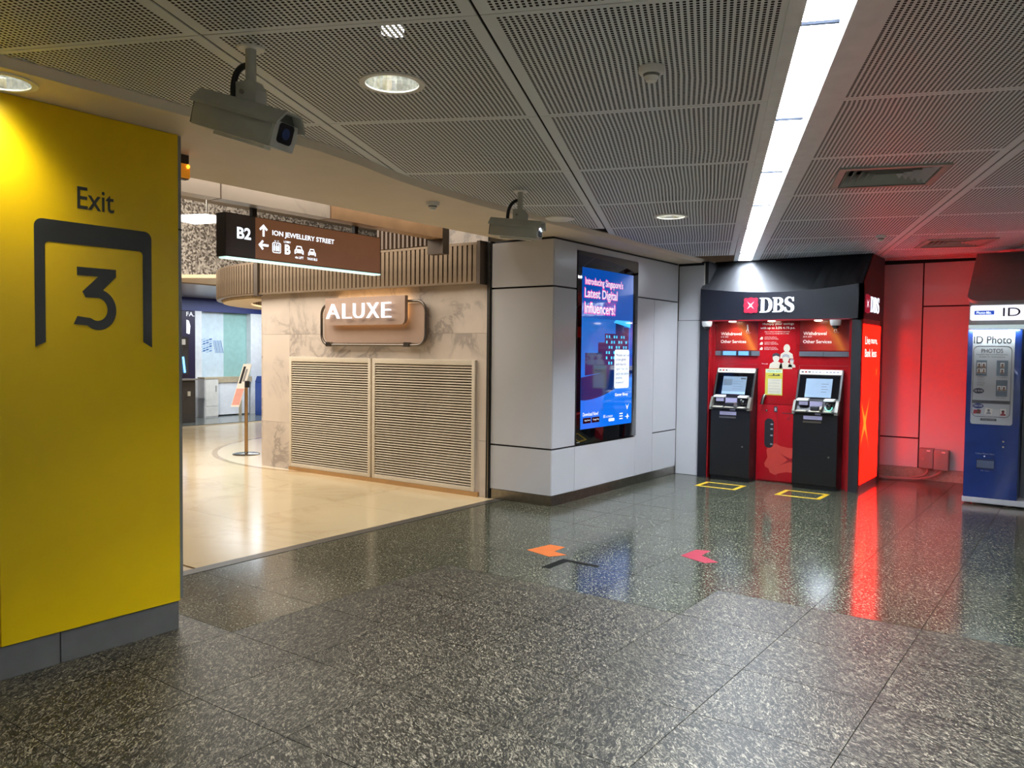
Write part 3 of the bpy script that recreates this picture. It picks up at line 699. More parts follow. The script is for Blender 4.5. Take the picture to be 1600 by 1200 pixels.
def logo(F, cu, cv, ru, rv, w, par, dep):
    q = [(cu+(p[0])*ru, cv+(p[1])*rv) for p in lobed(0, 0, 1)]
    a = obj('logo', gprism(F, q, w, w+dep), E_LOGO, par)
    obj('logo_cross', gcurve(F, [xstar(cu, cv, ru*.66, rv*.66, .17)], w+dep+.002), E_TEXT, a, fix=False)
logo(B, -3.545, 2.213, .093, .10, .001, bth, .018)
dbs(B, -3.432, -3.012, 2.122, 2.303, .001, bth, .018)
logo(BS, 10.245, 2.215, .125, .115, .001, bth, .005)
dbs(BS, 10.40, 10.86, 2.125, 2.31, .001, bth, .005)
# small lamps under the header
for x in (-3.80, -3.30, -2.74):
    lp = obj('booth_lamp', glathe((x, 10.03, 2.008), [(.035, 0), (.045, .004), (.045, .012)], 20), M('booth_lamp_glow', 'fff6e0', .5, emit=5, ecol='fff2d8'), bth)
    spot('booth_lamp_light', (x, 10.03, 2.0), 1.8, (1, .93, .80), 125, .6, (math.radians(14), 0, 0), .04)

# posters in the booth
po = tag(empty('poster', (-3.27, 10.145, 1.43)), 'red savings poster with white lettering between the two cash machines', 'poster')
PO = FY(10.145)
obj('sheet', gfbox(PO, -3.505, -3.025, 1.428, 2.02, 0, .004), RED, po)
label('poster_text', PO, 'Multiply your savings', -3.45, -3.06, 1.965, 2.00, .0055, PWHITE, po, bold=.01)
label('poster_text', PO, 'with up to 3.5% 4.1% p.a.', -3.475, -3.045, 1.915, 1.95, .0055, PWHITE, po, bold=.01)
label('poster_text', PO, 'Enjoy no minimum and maximum spend when', -3.42, -3.11, 1.88, 1.893, .0055, PWHITE, po)
label('poster_text', PO, 'you start your savings with us today', -3.41, -3.12, 1.856, 1.869, .0055, PWHITE, po)
for i in range(3):
    z = 1.815-i*.065
    obj('poster_icon', gprism(PO, [(-3.48, z-.025), (-3.445, z-.025), (-3.44, z), (-3.455, z+.012), (-3.475, z-.005)], .004, .0055), CREAM, po)
    for j in range(3): label('poster_text', PO, ('Credit your salary or', 'Spend or invest with us', 'and earn much more')[j], -3.42, -3.27+.012*j, z+.004-j*.013, z+.012-j*.013, .0055, PWHITE, po)
def bust(F, u, v, s, w, mat, par, cap=None):
    obj('portrait_print', join(gprism(F, circ(u, v+.075*s, .036*s, 18, .046*s), w, w+.0012), gprism(F, [(u-.075*s, v-.04*s), (u+.075*s, v-.04*s), (u+.065*s, v+.01*s), (u+.025*s, v+.035*s), (u-.025*s, v+.035*s), (u-.065*s, v+.01*s)], w, w+.001)), mat, par)
    if cap: obj('portrait_hair', gprism(F, [(u-.042*s, v+.085*s), (u-.036*s, v+.118*s), (u, v+.13*s), (u+.036*s, v+.118*s), (u+.042*s, v+.085*s), (u, v+.1*s)], w+.0012, w+.002), cap, par)
for u, v, s, c in ((-3.14, 1.60, 1.1, None), (-3.27, 1.475, 1.15, PDARK), (-3.15, 1.47, 1.1, PGREY), (-3.075, 1.47, .62, PGREY)):
    bust(PO, u, v, s, .004, CREAM, po, c)
label('poster_text', PO, 'Terms apply', -3.45, -3.37, 1.478, 1.492, .0055, PWHITE, po)
no = tag(empty('notice', (-3.29, 10.125, 1.09)), 'yellow bordered paper notice taped to the red panel under the poster', 'notice')
NO = FY(10.128)
obj('sheet', gfbox(NO, -3.395, -3.18, 1.095, 1.422, 0, .002), M('notice_yellow', 'b5aa3a', .55), no)
obj('notice_page', gfbox(NO, -3.36, -3.19, 1.11, 1.30, .002, .003), CREAM, no)
obj('notice_top', gfbox(NO, -3.39, -3.185, 1.375, 1.418, .002, .003), M('notice_green', 'b9d2b0', .55), no)
label('notice_text', NO, 'IMPORTANT NOTICE', -3.37, -3.20, 1.385, 1.405, .0035, PDARK, no)
obj('notice_skyline', gprism(NO, [(-3.36, 1.34), (-3.30, 1.345), (-3.295, 1.365), (-3.285, 1.365), (-3.28, 1.345), (-3.24, 1.35), (-3.225, 1.36), (-3.21, 1.345), (-3.21, 1.338), (-3.36, 1.334)], .002, .0032), PDARK, no)
for i in range(5): obj('notice_line', gfbox(NO, -3.35, -3.20-(i % 3)*.012, 1.28-i*.036, 1.284-i*.036, .003, .0036), PGREY, no)

# cash machines
E_SCR1 = M('machine_screen', '5c6c7a', .08, emit=.14, ecol='a9c0d4', coat=.8)
E_SCR2 = M('machine_screen_bright', '66788a', .08, emit=.24, ecol='b4d0ec', coat=.8)
ATMB = M('machine_black', '101114', .35, var=.1)
ATME = M('machine_edge', '3a3a38', .35, .3)
E_STRIP = M('machine_logo_strip', 'd6d0be', .4, emit=.12, ecol='f4ecd6')
def cash_machine(x0, lab, bright):
    w = .51; x1 = x0+w; xm = x0+w/2
    t = tag(empty('cash_machine', (xm, 10.0, 0)), lab, 'cash machine', 'cash machines in the bank booth')
    SX = Fr((0, 0, 0), (0, 1, 0), (0, 0, 1))
    prof = [(9.90, .0), (9.90, .05), (9.87, .06), (9.87, .90), (9.89, .94), (9.93, 1.0), (10.075, 1.425), (10.125, 1.425), (10.125, 0)]
    obj('cabinet', gprism(SX, prof, x0, x1), ATMB, t)
    for a, b in ((x0-.004, x0+.012), (x1-.012, x1+.004)):
        obj('edge_strip', gprism(SX, [(9.885, .925), (9.925, .99), (10.07, 1.42), (10.084, 1.42), (9.94, .98), (9.90, .925)], a, b), ATME, t)
    obj('foot', gbox(xm-.09, xm-.05, 9.91, 9.95, 0, .012), BLACKR, t); obj('foot', gbox(xm+.05, xm+.09, 9.91, 9.95, 0, .012), BLACKR, t)
    k = Vector((0, 10.075-9.93, 1.425-1.0)).normalized(); K = Fr((xm, 9.93, 1.0), (1, 0, 0), k)   # leaning face
    Lk = math.hypot(.145, .425)
    ls = obj('logo_strip', gprism(K, rrect(-.245, .245, Lk-.062, Lk-.004, .012, 3), 0, .008), E_STRIP, t)
    for i, c in enumerate((PDARK, RED, PDARK, PGREY, PGREY, PGREY, CREAM, PGREY, PGREY, PGREY, PGREY)):
        obj('card_logo', gfbox(K, -.225+i*.041, -.225+i*.041+.028, Lk-.042, Lk-.025, .008, .009), c, ls)
    obj('screen_surround', gfbox(K, -.235, .235, .085, Lk-.07, 0, .004), GLASSBLK, t)
    sc = obj('screen', gfbox(K, -.155, .15, .10, .335, .004, .006), E_SCR2 if bright else E_SCR1, t)
    lm = M('screen_line', '55626e', .3)
    if not bright:
        obj('screen_block', gfbox(K, -.145, -.03, .215, .30, .006, .007), lm, sc)
        obj('screen_block', gfbox(K, .075, .14, .30, .318, .006, .007), PDARK, sc)
    for i in range(4): obj('screen_row', gfbox(K, -.02 if not bright else .03, .11-.02*(i % 2), .265-i*.033, .272-i*.033, .006, .0068), lm, sc)
    obj('screen_bar', gfbox(K, -.155, .15, .10, .135, .006, .0066), M('screen_slate', '7d93a6', .2, emit=.2), sc)
    # tray with keypad, card and cash slots
    tr = obj('tray', gprism(SX, [(9.83, .915), (9.83, .93), (9.925, .94), (9.94, .915)], x0+.01, x1-.01), ATME, t)
    for a, b in ((x0-.006, x0+.022), (x1-.030, x1+.006)):
        obj('tray_cheek', gprism(SX, [(9.83, .90), (9.83, .935), (9.895, 1.06), (9.955, 1.06), (9.92, .90)], a, b), M('cheek_grey', '77746a', .4, .3), t)
    for a, b in ((.03, .155), (.185, .315), (.355, .445)):
        obj('tray_plate', gprism(SX, [(9.828, .931), (9.828, .934), (9.915, .949), (9.92, .945)], x0+a, x0+b), CREAM, tr)
    for a, b in ((.03, .165), (.345, .465)):
        obj('slot_lip', gprism(SX, [(9.875, 1.055), (9.875, 1.073), (9.955, 1.085), (9.955, 1.055)], x0+a, x0+b), WHITEG, t)
    V_ = FY(9.905)
    PLIL = M('lilac_label', '9c97b4', .5)
    for a, b, z0, z1 in ((.06, .16, 1.005, 1.045), (.185, .33, .98, 1.05)):
        obj('slot_label', gfbox(V_, x0+a, x0+b, z0, z1, 0, .02), PLIL, t)
        obj('label_line', gfbox(V_, x0+a+.02, x0+b-.02, z0+.015, z0+.022, .02, .021), PGREY, t)
    obj('keypad_hood', gprism(SX, [(9.85, .945), (9.85, .985), (9.93, 1.0), (9.93, .945)], x0+.20, x0+.295), BLACKM, t)
    obj('card_guide', gprism(SX, [(9.84, .94), (9.84, .96), (9.90, 1.01), (9.90, .94)], x0+.305, x0+.33), STEEL, t)
    obj('card_bezel', glathe((x0+.405, 9.90, 1.0), [(.02, -.03), (.03, -.02), (.034, 0), (.03, .02), (.016, .03)], 18), GLASSBLK, t, smooth=50)
    if bright:
        obj('card_light_ring', gtube([(x0+.405+.04*math.cos(a), 9.872, .99+.04*math.sin(a)) for a in [math.pi+math.pi*i/12 for i in range(13)]], .004, 6), M('green_ring', '5fe0b0', .4, emit=1.2, ecol='5fe0b0'), t)
    obj('camera_button', glathe((x0+.395, 9.868, 1.03), [(.013, -.01), (.016, 0), (.013, .01)], 14), CHROME, t, smooth=50)
    FF = FY(9.87)
    obj('front_label', gfbox(FF, x0+.12, x0+.335, .835, .878, 0, .003), PLIL, t)
    obj('label_line', gfbox(FF, x0+.17, x0+.285, .853, .861, .003, .004), PGREY, t)
    obj('small_label', gfbox(FF, x0+.255, x0+.32, .895, .925, 0, .012), PLIL, t)
    obj('receipt_slot', gfbox(FF, x0+.115, x0+.33, .795, .818, 0, .006), STEEL, t)
    obj('door_seam', gfbox(FF, x0+.01, x1-.01, .74, .744, 0, .001), BLACKR, t)
    obj('door_lock', gprism(FF, circ(x0+.42, .445 if not bright else .40, .011, 14), 0, .006), STEEL, t)
    obj('side_lock', glathe((x1+.004, 10.07, 1.28), [(.005, -.006), (.01, 0), (.005, .006)], 10), CHROME, t)
    return t
cash_machine(-4.0, 'black cash machine with grey text screen beside the alcove panels', False)
cash_machine(-2.96, 'black cash machine with bright reflective screen beside the red light box', True)

# dome cameras under the header
def dome_camera(x, y, lab):
    t = tag(empty('dome_camera', (x, y, 1.93)), lab, 'security camera', 'dome cameras under the booth header')
    obj('housing', glathe((x, y, 1.955), [(.052, 0), (.062, .012), (.066, .055), (.066, .064)], 24), WHITEG, t, smooth=40)
    obj('dome', glathe((x, y, 1.955), [(.0, -.045), (.022, -.04), (.037, -.026), (.043, 0), (.043, .004)], 24), GLASSBLK, t, smooth=50)
    obj('trim_ring', glathe((x, y, 1.955), [(.044, -.004), (.054, -.002), (.054, .004)], 24), WHITE, t)
dome_camera(-4.10, 9.93, 'white dome camera over the left black post of the bank booth')
dome_camera(-2.52, 9.95, 'white dome camera over the bright screened cash machine')

# yellow queue markings on the floor
YTAPE = M('yellow_floor_tape', 'c9a416', .5, var=.1)
for (x0, x1, y0, y1), lab in (((-3.94, -3.43, 9.25, 9.63), 'yellow tape rectangle on floor before the grey text cash machine'), ((-2.965, -2.46, 9.24, 9.66), 'yellow tape rectangle on floor before the bright screened cash machine')):
    t = tag(empty('floor_marking', ((x0+x1)/2, (y0+y1)/2, 0)), lab, 'floor marking', 'yellow queue boxes at the cash machines')
    for a in ((x0, x1, y0, y0+.045), (x0, x1, y1-.045, y1), (x0, x0+.05, y0+.045, y1-.045), (x1-.05, x1, y0+.045, y1-.045)):
        obj('tape_strip', gbox(*a, 0, .0015), YTAPE, t)
# arrow stickers
def sticker(pts, mat, lab):
    return tag(obj('floor_sticker', gprism(FZ, pts, 0, .0015), mat), lab, 'floor sticker')
sticker([(-3.70, 5.345), (-3.655, 5.615), (-3.508, 5.615), (-3.50, 5.44), (-3.362, 5.405), (-3.44, 5.275)], M('orange_sticker', 'c0662f', .6, spec=.15), 'orange corner shaped arrow sticker on the floor')
sticker([(-2.64, 5.955), (-2.62, 6.215), (-2.51, 6.245), (-2.508, 6.06), (-2.325, 5.94), (-2.395, 5.85)], M('red_sticker', '8a2032', .6, spec=.15), 'crimson corner shaped arrow sticker on the floor')
sticker([(-3.318, 4.985), (-3.318, 5.29), (-2.985, 5.280), (-2.985, 5.235), (-3.25, 5.24), (-3.25, 4.99)], M('worn_black_sticker', '0d0e0c', .7, spec=.1), 'worn black chevron sticker in front of the orange arrow')

# electrical box and cables on the back wall
jb = tag(empty('junction_box', (-1.67, 11.5, .16)), 'pair of grey electrical boxes low on the back wall', 'electrical box')
JG = M('box_grey', '7d7c78', .4, var=.05); J = FY(11.6)
for x0, x1, z0 in ((-1.842, -1.675, .165), (-1.67, -1.50, .155)):
    bx = obj('box', gfbox(J, x0, x1, z0, z0+.255, 0, .10), JG, jb, bevel=.006)
    obj('cover', gfbox(J, x0+.008, x1-.008, z0+.01, z0+.245, .10, .106), JG, bx, bevel=.003)
    obj('latch', gprism(J, circ(x0+.05, z0+.12, .016, 14), .106, .113), STEEL, bx)
    obj('sticker', gfbox(J, x0+.09, x0+.13, z0+.22, z0+.235, .106, .1075), PWHITE, bx)
CBL = M('cable_red_grey', '8d6a62', .5)
for i, pts in enumerate((((-1.745, 11.55, .17), (-1.75, 11.53, .10), (-1.85, 11.50, .05), (-2.05, 11.44, .022), (-2.27, 11.40, .03), (-2.45, 11.42, .06)), ((-1.585, 11.55, .16), (-1.62, 11.53, .10), (-1.78, 11.47, .035), (-2.02, 11.42, .018), (-2.27, 11.37, .02), (-2.45, 11.39, .03)))):
    P_ = []
    for a in range(len(pts)-1):
        p0, p1, p2, p3 = (Vector(pts[max(0, min(len(pts)-1, a+d))]) for d in (-1, 0, 1, 2))
        for s in range(6):
            t = s/6; P_.append(.5*((2*p1)+(p2-p0)*t+(2*p0-5*p1+4*p2-p3)*t*t+(3*p1-p0-3*p2+p3)*t**3))
    tag(obj('power_cable', gtube(P_+[Vector(pts[-1])], .014, 8), CBL, smooth=60), ('power cable from the grey box half, curving to the bank booth', 'power cable from the box half next to the photo booth, curving along floor')[i], 'cable', 'cables under the electrical boxes')

# ================================================================== PHOTO BOOTH
pb = tag(empty('photo_booth', (-.3, 10.7, 0)), 'blue photo booth with lit white sign header, cut by picture edge', 'photo booth')
obj('cabinet', gbox(-1.165, -.66, 10.05, 11.45, .075, 1.90), BLUE, pb, bevel=.008)
obj('cabin_shell', gbox(-.655, 1.0, 10.32, 11.45, .075, 1.94), M('booth_cabin_grey', '787c80', .35, .4), pb, bevel=.006)
obj('booth_base', gbox(-1.172, 1.0, 10.04, 11.46, .02, .078), BASEW, pb, bevel=.004)
for x in (-1.06, -.74, .3, .9): obj('foot', glathe((x, 10.14, 0), [(.035, 0), (.035, .008), (.012, .012), (.012, .03)], 14), STEEL, pb)
obj('lamp_bar', gbox(-1.16, 1.0, 10.03, 10.30, 1.905, 1.945), M('lamp_bar_white', 'c9dfe2', .4, emit=.25, ecol='d8f0f2'), pb, bevel=.004)
area('booth_bar_lamp', (-.92, 10.015, 1.90), .48, .03, 2.2, (.85, .95, 1))
obj('header_core', gbox(-1.165, 1.0, 10.10, 11.45, 1.945, 2.20), M('header_grey', '7e7a78', .45), pb)
G = FY(10.06)
hs = obj('header_sign', gprism(G, rrect(-1.15, .98, 1.995, 2.155, .02), -.05, 0), M('header_sign_lit', 'f4f4ff', .4, emit=.5, ecol='f0f2ff'), pb)
HB = M('header_label_blue', '2a50c0', .4, emit=.25, ecol='3a66e0')
hl = obj('header_label', gprism(G, rrect(-1.11, -.925, 2.055, 2.098, .006), 0, .002), HB, hs)
label('label_text', G, 'Photo-Me.', -1.09, -.95, 2.064, 2.09, .0035, E_SIGN, hs, bold=.01)
label('header_lettering', G, 'ID Photo', -.845, -.19, 2.035, 2.125, .002, M('purple_grey_letter', '3a3450', .5), hs, bold=.0)
Q = FY(10.05)
PST = M('poster_grey', 'c6cbce', .35, var=.04, coat=.2)
pp = obj('price_poster', gprism(Q, rrect(-1.115, -.725, .875, 1.885, .025), 0, .004), PST, pb)
label('poster_title', Q, 'ID Photo', -1.105, -.755, 1.745, 1.825, .0052, PDARK, pp, bold=.01)
o_ = rrect(-1.105, -.748, .955, 1.72, .05, 5); i_ = rrect(-1.101, -.752, .959, 1.716, .047, 5)
obj('poster_frame', gring(Q, o_, i_, .004, .0052), PDARK, pp)
label('poster_text', Q, 'PHOTOS', -1.03, -.83, 1.645, 1.69, .0052, PDARK, pp)
label('poster_text', Q, 'Passport Approved Photographs', -1.075, -.785, 1.618, 1.635, .0052, PDARK, pp)
label('poster_text', Q, 'Available For All ID purposes', -1.05, -.81, 1.592, 1.609, .0052, PDARK, pp)
SAMP = M('sample_card', '6f7d88', .5)
for u0, u1, v0, v1, nx, ny in ((-1.075, -.975, 1.40, 1.565, 2, 2), (-.885, -.78, 1.40, 1.565, 1, 2), (-.885, -.78, 1.18, 1.355, 2, 1)):
    sc = obj('sample_photo', gfbox(Q, u0, u1, v0, v1, .004, .0052), SAMP, pp)
    for a in range(nx):
        for b in range(ny):
            cu = (u0+u1)/2+(a-(nx-1)/2)*.043; cv = (v0+v1)/2+(b-(ny-1)/2)*.062
            obj('portrait_card', gfbox(Q, cu-.019, cu+.019, cv-.027, cv+.027, .0052, .0058), PWHITE, sc)
            bust(Q, cu, cv-.016, .24, .0058, M('portrait_tone', '8a6a58', .6), sc, PDARK)
for i, s in enumerate(('4 Passport', 'Singapore IC', 'Work permit', 'Student pass', 'and others')): label('poster_text', Q, s, -1.06, -1.0+.01*(i % 2), 1.375-i*.02, 1.387-i*.02, .0052, PDARK, pp)
for v in (1.378, 1.158): label('poster_text', Q, '2 Visa photos', -.88, -.79, v, v+.012, .0052, PDARK, pp)
PR = M('price_oval', '3c4152', .4)
obj('price_oval', gprism(Q, circ(-1.045, 1.235, .052, 24, .03), .004, .0054), PR, pp)
label('price_text', Q, 'S$ 8.00', -1.085, -1.005, 1.224, 1.247, .0062, PWHITE, pp)
obj('poster_band', gfbox(Q, -1.104, -.749, 1.10, 1.135, .004, .0056), M('band_grey', '55565a', .5), pp)
label('band_text', Q, 'FUN PHOTOS AND KEYCHAINS', -1.07, -.77, 1.112, 1.126, .0062, PDARK, pp)
obj('price_oval', gprism(Q, circ(-1.045, 1.072, .052, 24, .028), .004, .0054), M('price_oval_blue', '34407a', .4), pp)
label('price_text', Q, 'S$4.00', -1.085, -1.005, 1.06, 1.085, .0062, PWHITE, pp)
obj('keychain_print', gprism(Q, [(-1.09, .985), (-1.02, .995), (-1.015, 1.03), (-1.085, 1.03)], .004, .0052), M('print_red', 'a8404a', .5), pp)
bust(Q, -1.04, 1.0, .28, .0052, M('portrait_tone2', '7a5a4c', .6), pp, PDARK)
obj('keychain_print', gprism(Q, [(-.985, .985), (-.91, .975), (-.905, 1.045), (-.975, 1.055)], .004, .0052), PWHITE, pp)
bust(Q, -.945, 1.0, .30, .0052, PGREY, pp, PDARK)
for a in range(4):
    for b in range(5): obj('stamp_print', gfbox(Q, -.90+a*.014, -.892+a*.014, .975+b*.014, .984+b*.014, .004, .0052), PWHITE, pp)
obj('portrait_card', gfbox(Q, -.84, -.785, .97, 1.05, .004, .0052), PWHITE, pp)
bust(Q, -.812, .99, .34, .0052, M('portrait_red', '8a3a40', .6), pp, PDARK)
label('poster_text', Q, 'Key chains', -1.05, -.98, .955, .965, .0062, PDARK, pp); label('poster_text', Q, 'Fun stickers', -.89, -.80, .955, .965, .0062, PDARK, pp)
obj('poster_foot', gfbox(Q, -1.02, -.87, .915, .94, .004, .0052), M('band_grey', '55565a', .5), pp)
label('foot_text', Q, 'Change available', -1.005, -.885, .921, .934, .006, PST, pp)
label('collect_text', Q, 'Collect Photos Here', -1.055, -.88, .55, .566, .0015, PGREY, pb)
obj('collect_light', gprism(Q, circ(-.97, .53, .008, 12), 0, .004), WHITEG, pb)
ch = obj('photo_chute', gfbox(Q, -1.045, -.875, .39, .50, -.0, .004), M('chute_frame', '16224a', .4), pb)
obj('chute_window', gfbox(Q, -1.04, -.88, .405, .485, .004, .006), M('chute_grey', '5a6478', .25), ch)
label('chute_text', Q, 'No coins', -1.0, -.92, .368, .38, .0015, PGREY, pb)
for z in (.70, .642): obj('side_lock', gprism(Q, circ(-.80, z, .010, 14), 0, .006), CHROME, pb)
label('cabin_lettering', FY(10.32), 'ID Photo', -.60, .1, .93, 1.02, .002, PWHITE, pb)

# charcoal bulkhead leaning out over the photo booth
bk = empty('bulkhead', (-.3, 10.4, 2.2)); tag(bk, 'charcoal bulkhead with rounded corner hanging over the photo booth', 'bulkhead')
k = Vector((0, 10.85-10.0, 2.80-2.2)).normalized(); BF = Fr((0, 10.0, 2.2), (1, 0, 0), k); LB = math.hypot(.85, .60)
cor = [(-1.185+.13-.13*math.cos(t), .0+.13-.13*math.sin(t)) for t in [math.pi/2*i/8 for i in range(9)]]
obj('leaning_face', gprism(BF, [(-1.19, LB)]+cor+[(1.0, 0), (1.0, LB)], -.04, 0), M('bulkhead_grey', '8a8482', .5, var=.05), bk)

# ================================================================== CEILING FIXTURES
lt = tag(empty('strip_light', (-1.9, 6.5, 2.83)), 'long bright recessed fluorescent strip light running across the ceiling', 'strip light')
def ln(P0, P1, t): return (P0[0]+(P1[0]-P0[0])*t, P0[1]+(P1[1]-P0[1])*t)
A0, A1 = Vector((-.859, 2.909, 0)), Vector((-4.02, 10.75, 0)); dirv = (A1-A0).normalized(); nrm = Vector((dirv.y, -dirv.x, 0))
WL = .165
def sp(s, w, z): p = A0+dirv*s+nrm*w; return Vector((p.x, p.y, z))
def sbox(s0, s1, w0, w1, z0, z1):
    v = [sp(s, w, z) for z in (z0, z1) for w in (w0, w1) for s in (s0, s1)]
    return v, [(0, 2, 3, 1), (4, 5, 7, 6), (0, 1, 5, 4), (2, 6, 7, 3), (0, 4, 6, 2), (1, 3, 7, 5)]
S_0, S_1 = -6.4, 8.02
TRW = M('trough_white', 'd9dcdc', .45)
obj('trough_side', sbox(S_0, S_1, -.006, 0, 2.825, 2.96), TRW, lt); obj('trough_side', sbox(S_0, S_1, WL, WL+.006, 2.825, 2.96), TRW, lt)
obj('trough_top', sbox(S_0, S_1, -.006, WL+.006, 2.955, 2.965), TRW, lt)
obj('filler_plate', sbox(S_1+.05, 8.42, -.06, WL+.055, 2.831, 2.836), M('flange_grey', 'dce0e0', .5), lt)
obj('trough_end', sbox(S_1, S_1+.05, -.006, WL+.006, 2.825, 2.96), TRW, lt)
obj('flange', sbox(S_0, S_1, -.060, -.0, 2.824, 2.829), M('flange_grey', 'dce0e0', .5), lt)
obj('flange', sbox(S_0, S_1, WL, WL+.10, 2.824, 2.829), M('flange_grey', 'dce0e0', .5), lt)
E_TUBE = M('strip_diffuser', 'f4f8ff', .5, emit=58, ecol='e6f0ff', var=0)
pitch = 1.36; s = -6.35
while s < S_1-.05:
    e = min(s+pitch-.012, S_1-.01); obj('diffuser', sbox(s, e, .012, WL-.012, 2.925, 2.935), E_TUBE, lt); obj('divider', sbox(e-.002, e+.016, .0, WL, 2.912, 2.924), M('divider_grey', '14161a', .9, spec=0.), lt); s += pitch

def downlight(x, y, z, r, lab, power, hostkey=None, host=None, angle=95, reflect='bright', tint=NEUT):
    t = tag(empty('downlight', (x, y, z)), lab, 'downlight', 'round recessed downlights')
    g = gprism(FZ, circ(x, y, r, 40), z-.05, z+.06)
    if host is not None: cut(host, g)
    obj('trim_ring', glathe((x, y, z), [(r-.012, -.002), (r-.004, -.007), (r+.012, -.006), (r+.016, 0), (r-.012, 0)][:4], 40) if False else gring(FZ, circ(x, y, r+.015, 40), circ(x, y, r-.012, 40), z-.007, z+.001), WHITE, t)
    obj('reflector', (lambda R: R)(([Vector((x+rr*math.cos(2*math.pi*k/32), y+rr*math.sin(2*math.pi*k/32), z+zz)) for rr, zz in ((r-.012, 0), (r-.02, .05), (r-.035, .10), (r-.06, .14)) for k in range(32)],
        [(i*32+k, i*32+(k+1) % 32, (i+1)*32+(k+1) % 32, (i+1)*32+k) for i in range(3) for k in range(32)]+[tuple(range(96, 128))])), M('faceted_reflector', 'e8e8e4', .16, .9, var=.25, scale=60), t, fix=False)
    obj('lamp_can', gtube([(x, y, z+.012), (x, y, z+.155)], r+.004, 32, cap=False), DARKGAP, t)
    for dx in (-.03, .03):
        obj('lamp_tube', gtube([(x+dx, y-.05, z+.09), (x+dx, y+.05, z+.09)], .018, 8), M('lamp_tube_glow', 'fffaf0', .5, emit=7, ecol='f4faf0'), t)
    spot('downlight_lamp', (x, y, z+.02), power, tint, angle, 1.0 if angle > 100 else .6, r=.06)
downlight(-2.672, 2.728, ZC, .135, 'large lit downlight in the ceiling above the marble mall opening', 34, host=panels.get((2, 0)))
downlight(-3.15, 6.754, ZC, .135, 'smaller looking lit downlight in the ceiling before the display column', 34, host=panels.get((3, 3)))
downlight(-4.03, 1.63, 2.79, .135, 'downlight in the soffit over the yellow exit wall', 16, host=soff, angle=112, tint=(1, .93, .8))
def panel_mid(key):
    o = panels[key]; w = o.matrix_world if False else None
    v = [p.co for p in o.data.vertices][:4]; L_ = WORLD[o.name]
    return L_.x+sum(p.x for p in v)/4, L_.y+sum(p.y for p in v)/4
for key in ((6, -1), (6, 2), (7, 1), (4, -2), (3, -3), (7, -2), (5, 0)):
    if key in panels:
        x, y = panel_mid(key); spot('concourse_fill_spot', (x, y, ZC-.02), 42, (.95, .98, 1), 140, .6, r=.08)  # added bare spots out of view, brighten the concourse and its ceiling
# lamp in the void seen through the perforations
tag(obj('void_lamp', gtube([(-2.60, 2.60, 3.02), (-2.57, 2.68, 3.02)], .03, 10), M('void_lamp_glow', 'ffffff', .5, emit=.9), smooth=60), 'bright lamp glimpsed through the ceiling perforations near the large downlight', 'lamp')

def smoke(x, y, z, r, lab):
    t = tag(empty('smoke_detector', (x, y, z)), lab, 'smoke detector', 'ceiling smoke detectors')
    obj('base', glathe((x, y, z), [(r*.92, -.028), (r, -.02), (r, 0)], 28), WHITE, t, smooth=40)
    obj('sensor', glathe((x, y, z-.028), [(r*.18, -.036), (r*.42, -.032), (r*.55, -.014), (r*.66, 0)], 28), WHITE, t, smooth=40)
    obj('vent_band', glathe((x, y, z-.028), [(r*.56, -.012), (r*.60, -.011), (r*.66, -.002), (r*.6, -.002)], 28), M('detector_grey', '6f6f69', .5), t)
smoke(-1.60, 3.21, ZC, .055, 'white smoke detector on the perforated panel beside the strip light')
smoke(-4.36, 4.915, 2.79, .055, 'white smoke detector on the beige soffit above the direction sign')
smoke(-1.85, 8.96, ZC, .05, 'white smoke detector between the two square air vents')
cp = tag(empty('ceiling_cover_plate', (-4.03, 6.283, ZC)), 'round white cover plate on ceiling behind the farther bullet camera', 'cover plate')
obj('plate', glathe((-4.03, 6.283, ZC), [(.112, -.022), (.132, -.012), (.135, 0)], 36), WHITE, cp, smooth=40)
obj('rim', gring(FZ, circ(-4.03, 6.283, .137, 36), circ(-4.03, 6.283, .118, 36), ZC-.014, ZC-.009), WHITE, cp)

def vent(c, ux, uy, half, lab):
    t = tag(empty('air_vent', (c[0], c[1], ZC)), lab, 'air vent', 'square ceiling air diffusers')
    U = Vector((ux[0], ux[1], 0)).normalized(); V = Vector((uy[0], uy[1], 0)).normalized(); C = Vector((c[0], c[1], 0))
    F2 = Fr(C, U, V)
    def sq(h): return [(-h, -h), (h, -h), (h, h), (-h, h)]
    obj('frame', gring(F2, sq(half), sq(half-.045), ZC-.014, ZC+.002), VENTM, t)
    obj('back_box', gprism(F2, sq(half-.04), ZC+.10, ZC+.11), DARKGAP, t)
    obj('neck', gring(F2, sq(half-.028), sq(half-.036), ZC+.001, ZC+.11), DARKGAP, t)
    h = half-.05
    for i in range(6):
        a, b = h-i*.048, h-i*.048-.048
        if b < .01: break
        for s in range(4):
            # sloping blade of each of the four sides
            ang = [F2.U, F2.V, -F2.U, -F2.V][s]; per = [F2.V, -F2.U, -F2.V, F2.U][s]
            o1 = C+ang*(a-.004); o2 = C+ang*(b-.010)
            v = [o1-per*(a-.004)+Vector((0, 0, ZC-.006)), o1+per*(a-.004)+Vector((0, 0, ZC-.006)), o2+per*(b-.01)+Vector((0, 0, ZC+.055)), o2-per*(b-.01)+Vector((0, 0, ZC+.055))]
            v += [p+Vector((0, 0, .003)) for p in v]
            obj('blade', (v, [(0, 1, 2, 3), (7, 6, 5, 4), (0, 4, 5, 1), (1, 5, 6, 2), (2, 6, 7, 3), (3, 7, 4, 0)]), VENTM, t)
    return F2, sq(half-.03)
